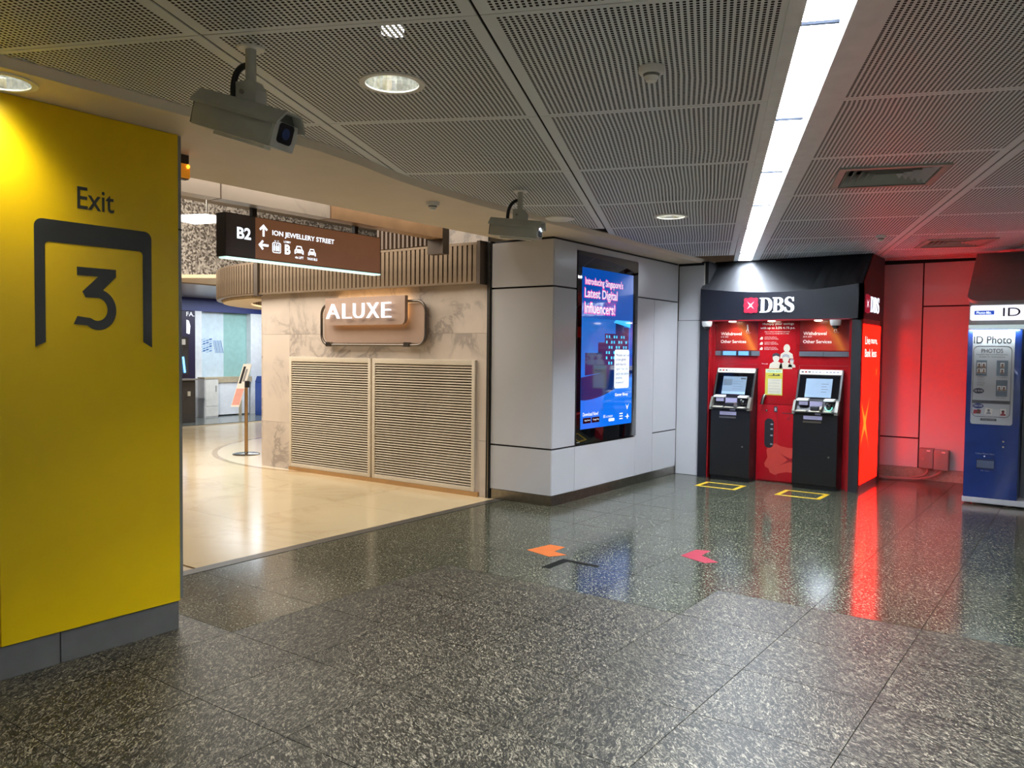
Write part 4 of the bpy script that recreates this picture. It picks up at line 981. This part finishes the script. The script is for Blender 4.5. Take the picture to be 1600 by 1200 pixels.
for (key, c, a, b, lab) in (((4, 2), (-1.215, 6.03), (1.08, .385), (-.44, 1.14), 'square ceiling air vent in the panel beside the strip light'),
                            ((5, 5), (-1.30, 9.92), (1.08, .40), (-.38, 1.14), 'square ceiling air vent by the back wall above the electrical boxes')):
    F2, q = vent(c, a, (-a[1], a[0]), .335, lab)
    if key in panels: cut(panels[key], gprism(F2, q, ZC-.05, ZC+.06))

# bullet cameras on ceiling posts
def bullet(mx, my, body_c, dirv, L, Wd, lab, pole_r=.022):
    t = tag(empty('bullet_camera', (mx, my, ZC)), lab, 'security camera', 'bullet cameras hung from the ceiling')
    bc = Vector(body_c); d = Vector(dirv).normalized(); side = d.cross(Vector((0, 0, 1))).normalized(); up = side.cross(d)
    obj('ceiling_flange', glathe((mx, my, ZC), [(.052, -.008), (.056, -.004), (.056, 0)], 28), WHITE, t)
    topz = bc.z+Wd*.55
    obj('post', gtube([(mx, my, ZC-.004), (mx, my, topz+.055)], pole_r, 14), CAMGREY, t, smooth=50)
    K = Fr(Vector((mx, my, topz-.0)), Vector((d.x, d.y, 0)).normalized(), Vector((0, 0, 1)))
    br = obj('bracket', gprism(K, [(-.05, -.035), (.05, -.035), (.055, .03), (.03, .07), (-.05, .07)], -.035, .035), CAMGREY, t, bevel=.003)
    obj('bracket_bolt', gtube([K.P(-.015, .025, .035), K.P(-.015, .025, .043)], .010, 10), STEEL, br)
    obj('bracket_bolt', gtube([K.P(-.015, .025, -.035), K.P(-.015, .025, -.043)], .010, 10), STEEL, br)
    S = Fr(bc, side, up)   # section plane, w along -? use explicit
    def sec(pts, a, b): # extrude section along d
        n = len(pts); v = [bc+side*p[0]+up*p[1]+d*a for p in pts]+[bc+side*p[0]+up*p[1]+d*b for p in pts]
        return v, [tuple(range(n)), tuple(range(2*n-1, n-1, -1))]+[(i, n+i, n+(i+1) % n, (i+1) % n) for i in range(n)]
    w = Wd/2
    body = [(-w*.92, -w*.95), (w*.92, -w*.95), (w, -w*.2), (w*.98, w*.25), (-w*.98, w*.25), (-w, -w*.2)]
    obj('housing', sec(body, -L*.47, L*.44), CAMGREY, t, bevel=.004)
    hood = [(-w*1.16, w*.18), (-w*1.16, w*.34), (-w*.62, w*1.0), (w*.62, w*1.0), (w*1.16, w*.34), (w*1.16, w*.18), (w*1.08, w*.18), (w*1.06, w*.28), (w*.56, w*.88), (-w*.56, w*.88), (-w*1.06, w*.28), (-w*1.08, w*.18)]
    obj('sun_hood', sec(hood, -L*.5, L*.5), CAMGREY, t)
    obj('hood_liner', sec([(-w*1.05, w*.2), (-w*1.05, w*.27), (-w*.55, w*.86), (w*.55, w*.86), (w*1.05, w*.27), (w*1.05, w*.2)], -L*.49, L*.40), CAMDARK, t)
    fr_ = obj('front_plate', sec([(-w*.9, -w*.92), (w*.9, -w*.92), (w*.96, -w*.2), (w*.86, w*.42), (-w*.86, w*.42), (-w*.96, -w*.2)], L*.44, L*.452), CAMGREY, t)
    gl = rrect(-w*.58, w*.58, -w*.62, w*.40, w*.2, 4)
    n = len(gl)
    obj('lens_window', sec(gl, L*.452, L*.458), GLASSBLK, fr_)
    obj('lens', sec(circ(0, -w*.1, w*.3, 18), L*.458, L*.462), M('lens_blue', '26365a', .06, coat=1.), fr_)
    obj('rear_plate', sec([(-w*.9, -w*.9), (w*.9, -w*.9), (w*.95, w*.2), (-w*.95, w*.2)], -L*.485, -L*.47), CAMDARK, t)
    obj('under_rail', sec([(-w*.25, -w*1.12), (w*.25, -w*1.12), (w*.25, -w*.95), (-w*.25, -w*.95)], -L*.30, L*.30), WHITE, t)
    # cable loop from post into hood
    e = bc-d*L*.20+up*w*.95
    a = Vector((mx, my, topz+.055+(ZC-topz-.055)*.55)); hd = Vector((d.x, d.y, 0)).normalized()
    obj('cable_loop', gtube([Vector(p) for p in bez(tuple(a), tuple(a-hd*L*.16+Vector((0, 0, .01))), tuple(e+Vector((0, 0, .09))-hd*.01), tuple(e-Vector((0, 0, .02))), 16)], .013, 10), BLACKR, t, smooth=60)
bullet(-2.849, 2.091, (-2.865, 2.08, 2.535), (.93, .22, -.31), .46, .155, 'large grey bullet security camera on ceiling post beside the yellow wall')
bullet(-3.63, 5.10, (-3.66, 5.10, 2.545), (.95, .28, -.12), .42, .14, 'farther grey bullet security camera on ceiling post before the column')

# small amber lamp at the edge of the opening
al = tag(empty('amber_lamp', (-4.6, 2.87, 2.64)), 'small brown amber lit lamp box behind the yellow wall edge', 'lamp')
obj('lamp_case', gbox(-4.63, -4.585, 2.83, 2.912, 2.64, 2.788), DKBROWN, al)
obj('lamp_cover', gbox(-4.585, -4.57, 2.835, 2.910, 2.645, 2.73), M('amber_cover', 'b8741c', .3, emit=.25, ecol='c87a18'), al)
obj('lamp_glow', glathe((-4.566, 2.895, 2.715), [(.004, -.012), (.012, 0), (.004, .012)], 12), M('amber_glow', 'ffa030', .4, emit=2.5, ecol='ff9420'), al)

# ================================================================== MALL SIDE
# marble wall with slabs
wm = struct(obj('wall_mall', gbox(-9.27, -5.40, 7.03, 8.6, 0, 2.80), M('stone_core', '8d7d6c', .6)), 'beige veined marble shop wall facing the opening')
for z0, z1 in ((0, .62), (.622, 1.80), (1.802, 2.80)):
    for x0, x1 in ((-9.285, -8.72), (-8.718, -7.55), (-7.548, -6.4), (-6.398, -5.405)):
        obj('marble_slab', gbox(x0, x1, 7.0, 7.03, z0+.0, z1), MARBLE, wm)
obj('marble_slab', gbox(-6.02, -5.405, 7.0, 7.03, 2.802, 4.3), MARBLE, wm)
for z0, z1 in ((0, .62), (.622, 1.80), (1.802, 2.8)): obj('marble_slab', gbox(-9.315, -9.285, 7.0, 8.6, z0, z1), MARBLE, wm)
struct(obj('baseboard_mall', gbox(-8.70, -5.50, 6.965, 7.0, 0, .05), M('warm_skirting', 'b48a58', .4)), 'warm tan skirting under the louvre doors')
# louvre doors
def louvre(x0, x1, lab):
    t = tag(empty('louvre_door', ((x0+x1)/2, 6.97, .05)), lab, 'louvre door', 'cream louvre doors in the marble wall')
    L_ = FY(6.985)
    z0, z1 = .052, 1.505
    F_ = lambda n, a, b, c, d: obj(n, gfbox(L_, a, b, c, d, -.02, .02), LOUV, t, bevel=.002)
    F_('stile', x0, x0+.045, z0, z1); F_('stile', x1-.045, x1, z0, z1); F_('rail', x0+.045, x1-.045, z1-.06, z1); F_('rail', x0+.045, x1-.045, z0, z0+.05)
    obj('back_sheet', gfbox(L_, x0+.04, x1-.04, z0+.04, z1-.05, -.014, -.0125), DKBROWN, t)
    n = 44; zz0, zz1 = z0+.055, z1-.065; p = (zz1-zz0)/n; pr = None
    for i in range(n):
        z = zz0+p*(i+.5)
        if pr is None:
            prof = [L_.P(0, z-p*.30, .016), L_.P(0, z-p*.18, .018), L_.P(0, z+p*.36, -.006), L_.P(0, z+p*.24, -.010)]
            v = [q+Vector((x0+.047, 0, 0)) for q in prof]+[q+Vector((x1-.047, 0, 0)) for q in prof]
            pr = obj('slat', (v, [(3, 2, 1, 0), (4, 5, 6, 7)]+[(k, (k+1) % 4, 4+(k+1) % 4, 4+k) for k in range(4)]), LOUV, t); w0 = WORLD[pr.name].copy(); zf = z
        else: inst(pr, w0+Vector((0, 0, z-zf)), t, 'slat')
louvre(-8.69, -7.165, 'cream slatted louvre door nearer the end of the marble wall')
louvre(-7.135, -5.545, 'cream slatted louvre door nearer the grey column')

# fin band and round canopy
fb = tag(empty('fin_screen', (-8, 6.9, 2.34)), 'champagne metal screen of upright fins wrapping the marble wall top and round canopy', 'metal screen')
def ring(a): return (CC[0]+3.03*math.cos(a), CC[1]+3.03*math.sin(a))
obj('lower_rail', gbox(-9.23, -5.45, 6.885, 6.93, 2.335, 2.36), GOLD, fb); obj('upper_rail', gbox(-9.23, -5.45, 6.885, 6.93, 2.755, 2.78), GOLD, fb)
obj('end_post', gbox(-5.45, -5.405, 6.86, 6.99, 2.325, 2.79), BRONZE, fb); obj('corner_post', gbox(-9.30, -9.22, 6.86, 6.95, 2.325, 2.79), BRONZE, fb)
obj('backing', gbox(-9.2, -5.45, 6.965, 6.995, 2.345, 2.77), M('fin_backing', '8f7c64', .45), fb)
fin = None
n = 54
for i in range(n):
    x = -5.50-(9.18-5.50)*i/(n-1); jw = .024
    if fin is None: fin = obj('fin', gbox(x-jw, x+jw, 6.888, 6.945, 2.36, 2.755), GOLD, fb); base = WORLD[fin.name].copy(); x0_ = x
    else: inst(fin, base+Vector((x-x0_, 0, 0)), fb, 'fin')
def arc(r0, r1, a0, a1, n=60):
    return [(CC[0]+r1*math.cos(a0+(a1-a0)*i/n), CC[1]+r1*math.sin(a0+(a1-a0)*i/n)) for i in range(n+1)]+[(CC[0]+r0*math.cos(a1-(a1-a0)*i/n), CC[1]+r0*math.sin(a1-(a1-a0)*i/n)) for i in range(n+1)]
a0, a1 = math.radians(-90), math.radians(-268)
obj('curved_lower_rail', gprism(FZ, arc(2.99, 3.05, a0, a1), 2.335, 2.36), GOLD, fb)
obj('curved_upper_rail', gprism(FZ, arc(2.99, 3.05, a0, a1), 2.755, 2.78), GOLD, fb)
nf = 128
for i in range(nf):
    a = a0+(a1-a0)*(i+.7)/nf; p = ring(a)
    o = inst(fin, Vector((p[0], p[1], 2.36)), fb, 'fin'); o.rotation_euler = (0, 0, a+math.pi/2)
rc = struct(obj('ceiling_mall_canopy', gprism(FZ, arc(.2, 2.97, math.radians(-80), math.radians(-280)), 2.74, 2.77), M('canopy_cream', 'd6bf98', .5)), 'cream round canopy ceiling inside the fin screen')
obj('canopy_soffit', gprism(FZ, arc(2.55, 2.96, math.radians(-95), math.radians(-268)), 2.30, 2.33), M('canopy_cream', 'd6bf98', .5), rc)
struct(obj('ceiling_mall_ring', gprism(FZ, arc(3.3, 5.6, math.radians(-150), math.radians(-265)), 2.80, 2.86), M('canopy_cream', 'd6bf98', .5)), 'cream curved ceiling band beyond the fin screen')
area('canopy_lamp', (-10.6, 9.2, 2.70), 1.6, 1.6, 26, WARM)
# cove light on the fins from below rail
for x in (-8.6, -7.7, -6.8, -5.9):
    area('fin_cove_lamp', (x, 6.955, 2.365), .7, .03, .5, (1, .80, .5), (math.pi, 0, 0))
# ribbed brown panel above the fins
rp_ = struct(empty('wall_mall_ribbed', (-6.6, 6.98, 2.8)), 'brown ribbed panel above the fin screen')
obj('ribbed_board', gbox(-7.05, -6.02, 6.97, 6.998, 2.80, 3.45), BRONZE, rp_)
rb = None
for i in range(15):
    x = -7.02+i*.068
    if rb is None: rb = obj('rib', gbox(x-.015, x+.015, 6.94, 6.97, 2.80, 3.45), M('rib_brown', '6a5848', .45), rp_); rbw = WORLD[rb.name].copy()
    else: inst(rb, rbw+Vector((i*.068, 0, 0)), rp_, 'rib')

# illuminated name sign
sg = tag(empty('shop_sign', (-7.1, 6.95, 1.68)), 'backlit pink shop sign with glowing white letters on marble wall', 'shop sign')
A = FY(7.0); SIGNP = M('sign_blush', 'a98f7e', .45, var=.02)
obj('back_plate', gprism(A, rrect(-7.97, -6.26, 1.69, 2.15, .10), .01, .06), SIGNP, sg)
rail = [A.P(p[0], p[1], .075) for p in rrect(-8.0, -6.235, 1.665, 2.175, .13, 8)]; rail.append(rail[0])
obj('rail_frame', gtube(rail, .017, 8, cap=False), M('rail_steel', '6c655e', .3, .9), sg, smooth=60)
for u in (-7.86, -6.52): obj('rail_clamp', gfbox(A, u-.04, u+.04, 1.645, 1.70, .04, .10), STEEL, sg)
fp = obj('front_plate', gprism(A, [(-7.85, 2.24), (-7.85, 1.96)]+[(-7.80+.05*math.cos(t), 1.955+.05*math.sin(t)) for t in [math.pi+math.pi/2*i/5 for i in range(6)]]+[(-6.56+.07*math.cos(t), 1.975+.07*math.sin(t)) for t in [-math.pi/2+math.pi/2*i/5 for i in range(6)]]+[(-6.49, 2.24)], .10, .15), SIGNP, sg)
obj('back_glow', gprism(A, rrect(-7.80, -6.54, 1.96, 2.21, .05), .062, .092), M('sign_back_glow', 'ffe2b0', .5, emit=2.2, ecol='ffcf8a'), sg)
lw = (7.775-6.642)/5
xx = -7.775
for ch, wd in (('A', .27), ('L', .17), ('U', .21), ('X', .23), ('E', .17)):
    obj('glowing_letter', gtext(A, ch, xx, xx+wd*.84, 1.985, 2.165, .175, -.012, .03), M('lit_shop_letter', 'ffffff', .5, emit=.42, ecol='e6efff'), sg); xx += wd*1.07+.004

# hanging direction sign
hsn = tag(empty('direction_sign', (-5.8, 4.84, 2.34)), 'brown hanging wayfinding sign with lit white arrows and lettering', 'direction sign')
G1 = FX(-5.74)
BRN = M('sign_brown', '8a5f45', .35, emit=.17, ecol='8a5a3c', var=.04); DKB = M('sign_dark_brown', '3c322e', .35, emit=.02, ecol='6a5850')
obj('board', gfbox(G1, 3.965, 5.715, 2.352, 2.705, -.12, -.002), DKBROWN, hsn)
obj('floor_panel', gfbox(G1, 3.97, 4.253, 2.36, 2.70, -.002, 0), DKB, hsn)
obj('route_panel', gfbox(G1, 4.255, 5.705, 2.36, 2.70, -.002, 0), BRN, hsn)
obj('lit_edge', gfbox(G1, 3.975, 5.71, 2.338, 2.351, -.10, 0), M('sign_edge_light', 'cfeee6', .4, emit=.45, ecol='d8fff4'), hsn)
for y in (4.285, 5.44): obj('hanger', gbox(-5.83, -5.79, y-.022, y+.022, 2.70, 2.90), DKBROWN, hsn)
tag(obj('ceiling_track', gbox(-5.85, -5.76, 3.85, 6.68, 2.795, 2.84), DKBROWN), 'dark metal track carrying the hanging direction sign', 'track')
label('lettering', G1, 'B2', 4.075, 4.21, 2.505, 2.60, .001, E_SIGN, hsn, bold=.03)
label('lettering', G1, 'ION JEWELLERY STREET', 4.425, 5.115, 2.56, 2.615, .001, E_SIGN, hsn, bold=.02)
def arrow(cu, cv, s, up):
    p = [(-.10, -.5), (.10, -.5), (.10, .18), (.30, -.02), (.42, .12), (0, .52), (-.42, .12), (-.30, -.02), (-.10, .18)]
    q = [(cu+a*s, cv+b*s) if up else (cu-b*s, cv+a*s) for a, b in p]
    obj('arrow', gcurve(G1, [q], .001), E_SIGN, hsn, fix=False)
arrow(4.335, 2.60, .10, True); arrow(4.335, 2.478, .10, False)
o_ = rrect(4.425, 4.515, 2.425, 2.515, .015, 3); i_ = rrect(4.432, 4.508, 2.432, 2.508, .011, 3)
obj('lift_icon', gring(G1, o_, i_, 0, .001), E_SIGN, hsn)
for u in (4.447, 4.470, 4.493):
    obj('lift_person', join(gprism(G1, circ(u, 2.497, .006, 10), 0, .001), gprism(G1, rect(u-.008, u+.008, 2.442, 2.488), 0, .001)), E_SIGN, hsn)
for u, s in ((4.455, 1), (4.485, -1)): obj('lift_chevron', gcurve(G1, [[(u-.012, 2.527+.008*s), (u, 2.527-.008*s), (u+.012, 2.527+.008*s), (u, 2.527-.002*s)]], .001), E_SIGN, hsn, fix=False)
label('lettering', G1, 'LOBBY', 4.545, 4.62, 2.523, 2.54, .001, E_SIGN, hsn, bold=.02)
label('lettering', G1, 'B', 4.555, 4.615, 2.425, 2.51, .001, E_SIGN, hsn, bold=.04)
def car(cu, v, s):
    p = [(-.5, 0), (-.5, .32), (-.38, .42), (-.26, .72), (.26, .72), (.38, .42), (.5, .32), (.5, 0), (.36, 0), (.36, .1), (-.36, .1), (-.36, 0)]
    wdw = [(-.27, .44), (-.19, .62), (.19, .62), (.27, .44)]
    obj('car_icon', gcurve(G1, [[(cu+a*s, v+b*s) for a, b in p], [(cu+a*s, v+b*s) for a, b in wdw], [(cu+a*s, v+b*s) for a, b in circ(-.32, .24, .07, 10)], [(cu+a*s, v+b*s) for a, b in circ(.32, .24, .07, 10)]], .001), E_SIGN, hsn, fix=False)
car(4.71, 2.44, .10); car(4.855, 2.44, .085)
label('lettering', G1, 'via LIFT', 4.665, 4.76, 2.40, 2.422, .001, E_SIGN, hsn, bold=.02); label('lettering', G1, 'TAXI BLS', 4.80, 4.915, 2.40, 2.422, .001, E_SIGN, hsn, bold=.02)

# mall ceiling, mosaic bulkhead, shop front
struct(obj('ceiling_mall', gbox(-18.5, -5.76, -3.4, 17, 4.3, 4.4), M('mall_ceiling', 'a89c8c', .6)), 'mall ceiling above the marble floor')
struct(obj('wall_mosaic', gbox(-13.7, -13.5, 4, 17, 2.80, 4.3), MOSAIC), 'speckled pebble mosaic bulkhead behind the direction sign')
struct(obj('ceiling_shop', gbox(-18.5, -13.5, 4, 17, 2.78, 2.80), M('shop_ceiling_grey', '8f8b8c', .3)), 'grey ceiling in front of the blue shop')
ws = struct(obj('wall_shop', gbox(-18.6, -18.4, 4, 17, 0, 2.8), M('shop_back_white', 'c9d4dc', .4)), 'pale back wall of the blue shop')
struct(obj('wall_shop_fascia', gbox(-17.15, -17.0, 4, 17, 2.47, 2.79), M('navy_fascia', '2b3575', .4)), 'navy blue fascia band over the shop front')
struct(obj('wall_mall_end', gbox(-18.6, -5.3, 16.9, 17, 0, 4.3), M('mall_end', 'a5968a', .5)))
struct(obj('wall_mall_side', gbox(-18.6, -18.4, -3.4, 4, 0, 4.3), M('mall_end', 'a5968a', .5)))
struct(obj('wall_mall_near', gbox(-18.6, -5.2, -3.5, -3.4, 0, 4.3), M('mall_end', 'a5968a', .5)))
WX = FX(-17.0)
def column(u0, u1, z1, mat, nm, lab, depth=.2):
    return struct(obj(nm, gbox(-17.0-depth, -16.99, u0, u1, 0, z1), mat), lab)
LB_ = M('pale_blue_laminate', 'cfe0ea', .25); WHL = M('white_laminate', 'e2e6ea', .3); TEAL = M('frosted_teal_glass', '9cc4c0', .25)
column(10.93, 11.1, 2.47, WHL, 'column_shop', 'white shop front post beside the dark machine')
column(12.45, 12.95, 2.47, WHL, 'column_shop', 'white shop front post beside the blue bin')
pw = struct(obj('wall_shop_panel', gbox(-17.25, -17.15, 11.1, 11.79, .92, 2.47), LB_), 'pale blue shop panel with hexagon pattern')
PF = FX(-17.15); HX = [M('hex_blue_a', '6f93c4', .4), M('hex_blue_b', '3d68a8', .4), M('hex_blue_c', 'a9c3dd', .4)]
for i in range(4):
    for j in range(6):
        u = 11.14+i*.085; v = 1.50+j*.055+(i % 2)*.027
        obj('pattern_lozenge', gprism(PF, [(u, v), (u+.07, v+.012), (u+.08, v+.045), (u+.01, v+.033)], 0, .003), HX[(i+j*2) % 3], pw)
for i in range(6):
    u = 11.50+i*.04
    obj('pattern_stripe', gprism(PF, [(u, 1.80), (u+.016, 1.80), (u+.086, 1.50), (u+.07, 1.50)], 0, .003), HX[i % 2], pw)
struct(obj('window_1', gbox(-17.2, -17.16, 11.79, 12.45, 0, 2.47), TEAL), 'frosted teal glass panel in the shop front')
ct = tag(empty('counter', (-16.95, 11.7, 0)), 'wood edged white service counter in the blue shop front', 'counter')
OAK = M('pale_oak', 'b7a98e', .4, var=.12, scale=14)
obj('counter_top', gbox(-17.3, -16.9, 11.36, 12.42, .80, .93), OAK, ct); obj('counter_front', gbox(-17.28, -16.93, 11.45, 12.35, .03, .80), WHL, ct)
for y in (11.36, 12.06): obj('counter_leg', gbox(-17.28, -16.91, y, y+.07, 0, .80), OAK, ct)
cb = tag(empty('storage_cabinet', (-16.7, 11.2, 0)), 'white shop cabinet with oak edge beside the counter', 'cabinet')
obj('body', gbox(-16.98, -16.72, 10.99, 11.34, .0, .90), WHL, cb); obj('top_edge', gbox(-16.98, -16.70, 10.98, 11.35, .90, .935), OAK, cb)
obj('door', gbox(-16.72, -16.705, 11.01, 11.34, .27, .87), WHITEG, cb); obj('drawer', gbox(-16.72, -16.705, 11.01, 11.34, .03, .25), WHITEG, cb)
obj('door_handle', gbox(-16.705, -16.69, 11.27, 11.285, .60, .74), PGREY, cb)
bn = tag(empty('recycling_bin', (-16.4, 12.55, 0)), 'blue recycling bin with green and white print beside the marble wall end', 'bin')
BNB = M('bin_blue', '2c4fa0', .4); obj('body', gbox(-16.6, -16.2, 12.28, 12.80, 0, .80), BNB, bn, bevel=.02); obj('lid', gprism(Fr((0, 0, 0), (1, 0, 0), (0, 0, 1)), [(-16.6, .80), (-16.2, .80), (-16.28, .95), (-16.52, .95)], -12.8, -12.28), BNB, bn)
obj('green_print', gprism(FX(-16.2), [(12.29, .05), (12.6, .05), (12.6, .30), (12.45, .34), (12.29, .28)], 0, .004), M('print_green', '4fa04a', .5), bn)
obj('white_print', gprism(FX(-16.2), [(12.33, .52), (12.5, .50), (12.5, .60), (12.40, .64), (12.33, .60)], 0, .004), PWHITE, bn)
# dark self service machine
vm = tag(empty('vending_machine', (-15.9, 10.0, 0)), 'dark grey self service machine seen past the yellow wall edge', 'vending machine')
VMX = M('machine_dark_grey', '4c4743', .35, .3)
obj('body', gbox(-16.3, -15.8, 9.4, 10.16, .0, .92), VMX, vm); obj('rear_cabinet', gbox(-16.5, -16.2, 9.4, 10.28, 0, 1.85), M('machine_plum', '3a2f40', .4), vm)
obj('screen_hood', gbox(-16.2, -16.0, 9.4, 10.12, 1.05, 1.85), VMX, vm)
obj('blue_tube', gtube([(-15.98, 10.03, 1.08), (-15.98, 9.99, 1.42)], .02, 8), M('blue_tube_glow', '6ab4ff', .4, emit=2.2, ecol='58a8ff'), vm)
obj('white_label', gbox(-16.0, -15.985, 9.95, 10.05, 1.68, 1.80), PWHITE, vm); obj('cream_knob', gbox(-15.8, -15.77, 9.97, 10.03, .58, .68), CREAM, vm)
obj('counter_ledge', gbox(-16.1, -15.72, 9.4, 10.2, .92, .95), M('ledge_grey', '8a8580', .3), vm)
# shop poster panel with white glove like print
pl = tag(empty('shop_banner', (-17.0, 10.6, 1.9)), 'dark purple shop banner with white print above the self service machine', 'banner')
obj('sheet', gbox(-17.05, -16.98, 10.2, 10.92, .05, 2.46), M('banner_purple', '2c2340', .4), pl)
obj('white_print', gprism(FX(-16.98), [(10.70, 1.95), (10.78, 1.93), (10.80, 2.12), (10.76, 2.24), (10.70, 2.26)], 0, .004), M('banner_white', 'e8ecf4', .5, emit=.4), pl)
label('banner_lettering', FX(-16.98), 'FA.', 10.70, 10.90, 2.34, 2.44, .004, M('banner_white', 'e8ecf4', .5, emit=.4), pl)
# stanchion sign
ss = tag(empty('stanchion_sign', (-10.458, 7.58, 0)), 'slim brass stanchion holding a tilted white and pink notice on mall floor', 'stanchion sign')
obj('base', glathe((-10.458, 7.58, 0), [(.20, 0), (.20, .012), (.17, .022), (.03, .03), (.02, .05)], 32), M('stanchion_base', '6a645a', .25, .9), ss, smooth=40)
obj('pole', gtube([(-10.458, 7.58, .03), (-10.458, 7.58, 1.06)], .026, 14), M('brass_pole', 'b8966a', .3, .85), ss, smooth=50)
obj('clamp', gbox(-10.49, -10.42, 7.55, 7.61, 1.02, 1.12), BLACKM, ss)
uu = Vector((.78, .62, 0)).normalized(); vv = Vector((.23, .165, .95)).normalized(); TF = Fr((-10.50, 7.53, 1.06), uu, vv)
sh = obj('notice_board', gfbox(TF, -.062, .062, -.35, .33, 0, .012), PWHITE, ss)
obj('notice_print', gfbox(TF, -.045, -.01, .02, .29, .012, .013), PDARK, sh); obj('notice_print', gfbox(TF, 0, .03, .05, .25, .012, .013), PGREY, sh)
obj('notice_band', gfbox(TF, -.055, .055, -.32, -.06, .012, .013), M('notice_pink', 'e0a59c', .5), sh)
# faceted silver light in the mall ceiling, with violet lamps
fc = tag(empty('faceted_fixture', (-10.2, 6.6, 3.2)), 'white faceted ceiling fixture with violet lights behind the direction sign', 'light fixture')
fv = [Vector(p) for p in ((-10.6, 6.2, 3.42), (-10.1, 6.5, 3.30), (-10.4, 6.9, 3.44), (-9.8, 6.9, 3.36), (-10.0, 7.4, 3.45), (-10.2, 6.75, 3.49))]
obj('facet_plate', (fv, [(0, 1, 2), (1, 3, 2), (2, 3, 4), (0, 5, 1), (1, 5, 3), (3, 5, 4), (0, 2, 5), (2, 4, 5)]), M('facet_white', 'd0d0d4', .3), fc)
obj('hanging_rod', gtube([(-10.2, 6.75, 3.48), (-10.2, 6.75, 4.3)], .012, 8), STEEL, fc)
for p in ((-10.8, 6.35, 3.30), (-10.75, 6.3, 3.22)): obj('violet_lamp', glathe(p, [(.012, -.03), (.03, 0), (.012, .03)], 12), M('violet_glow', '8a6cff', .4, emit=4, ecol='7a5cff'), fc)
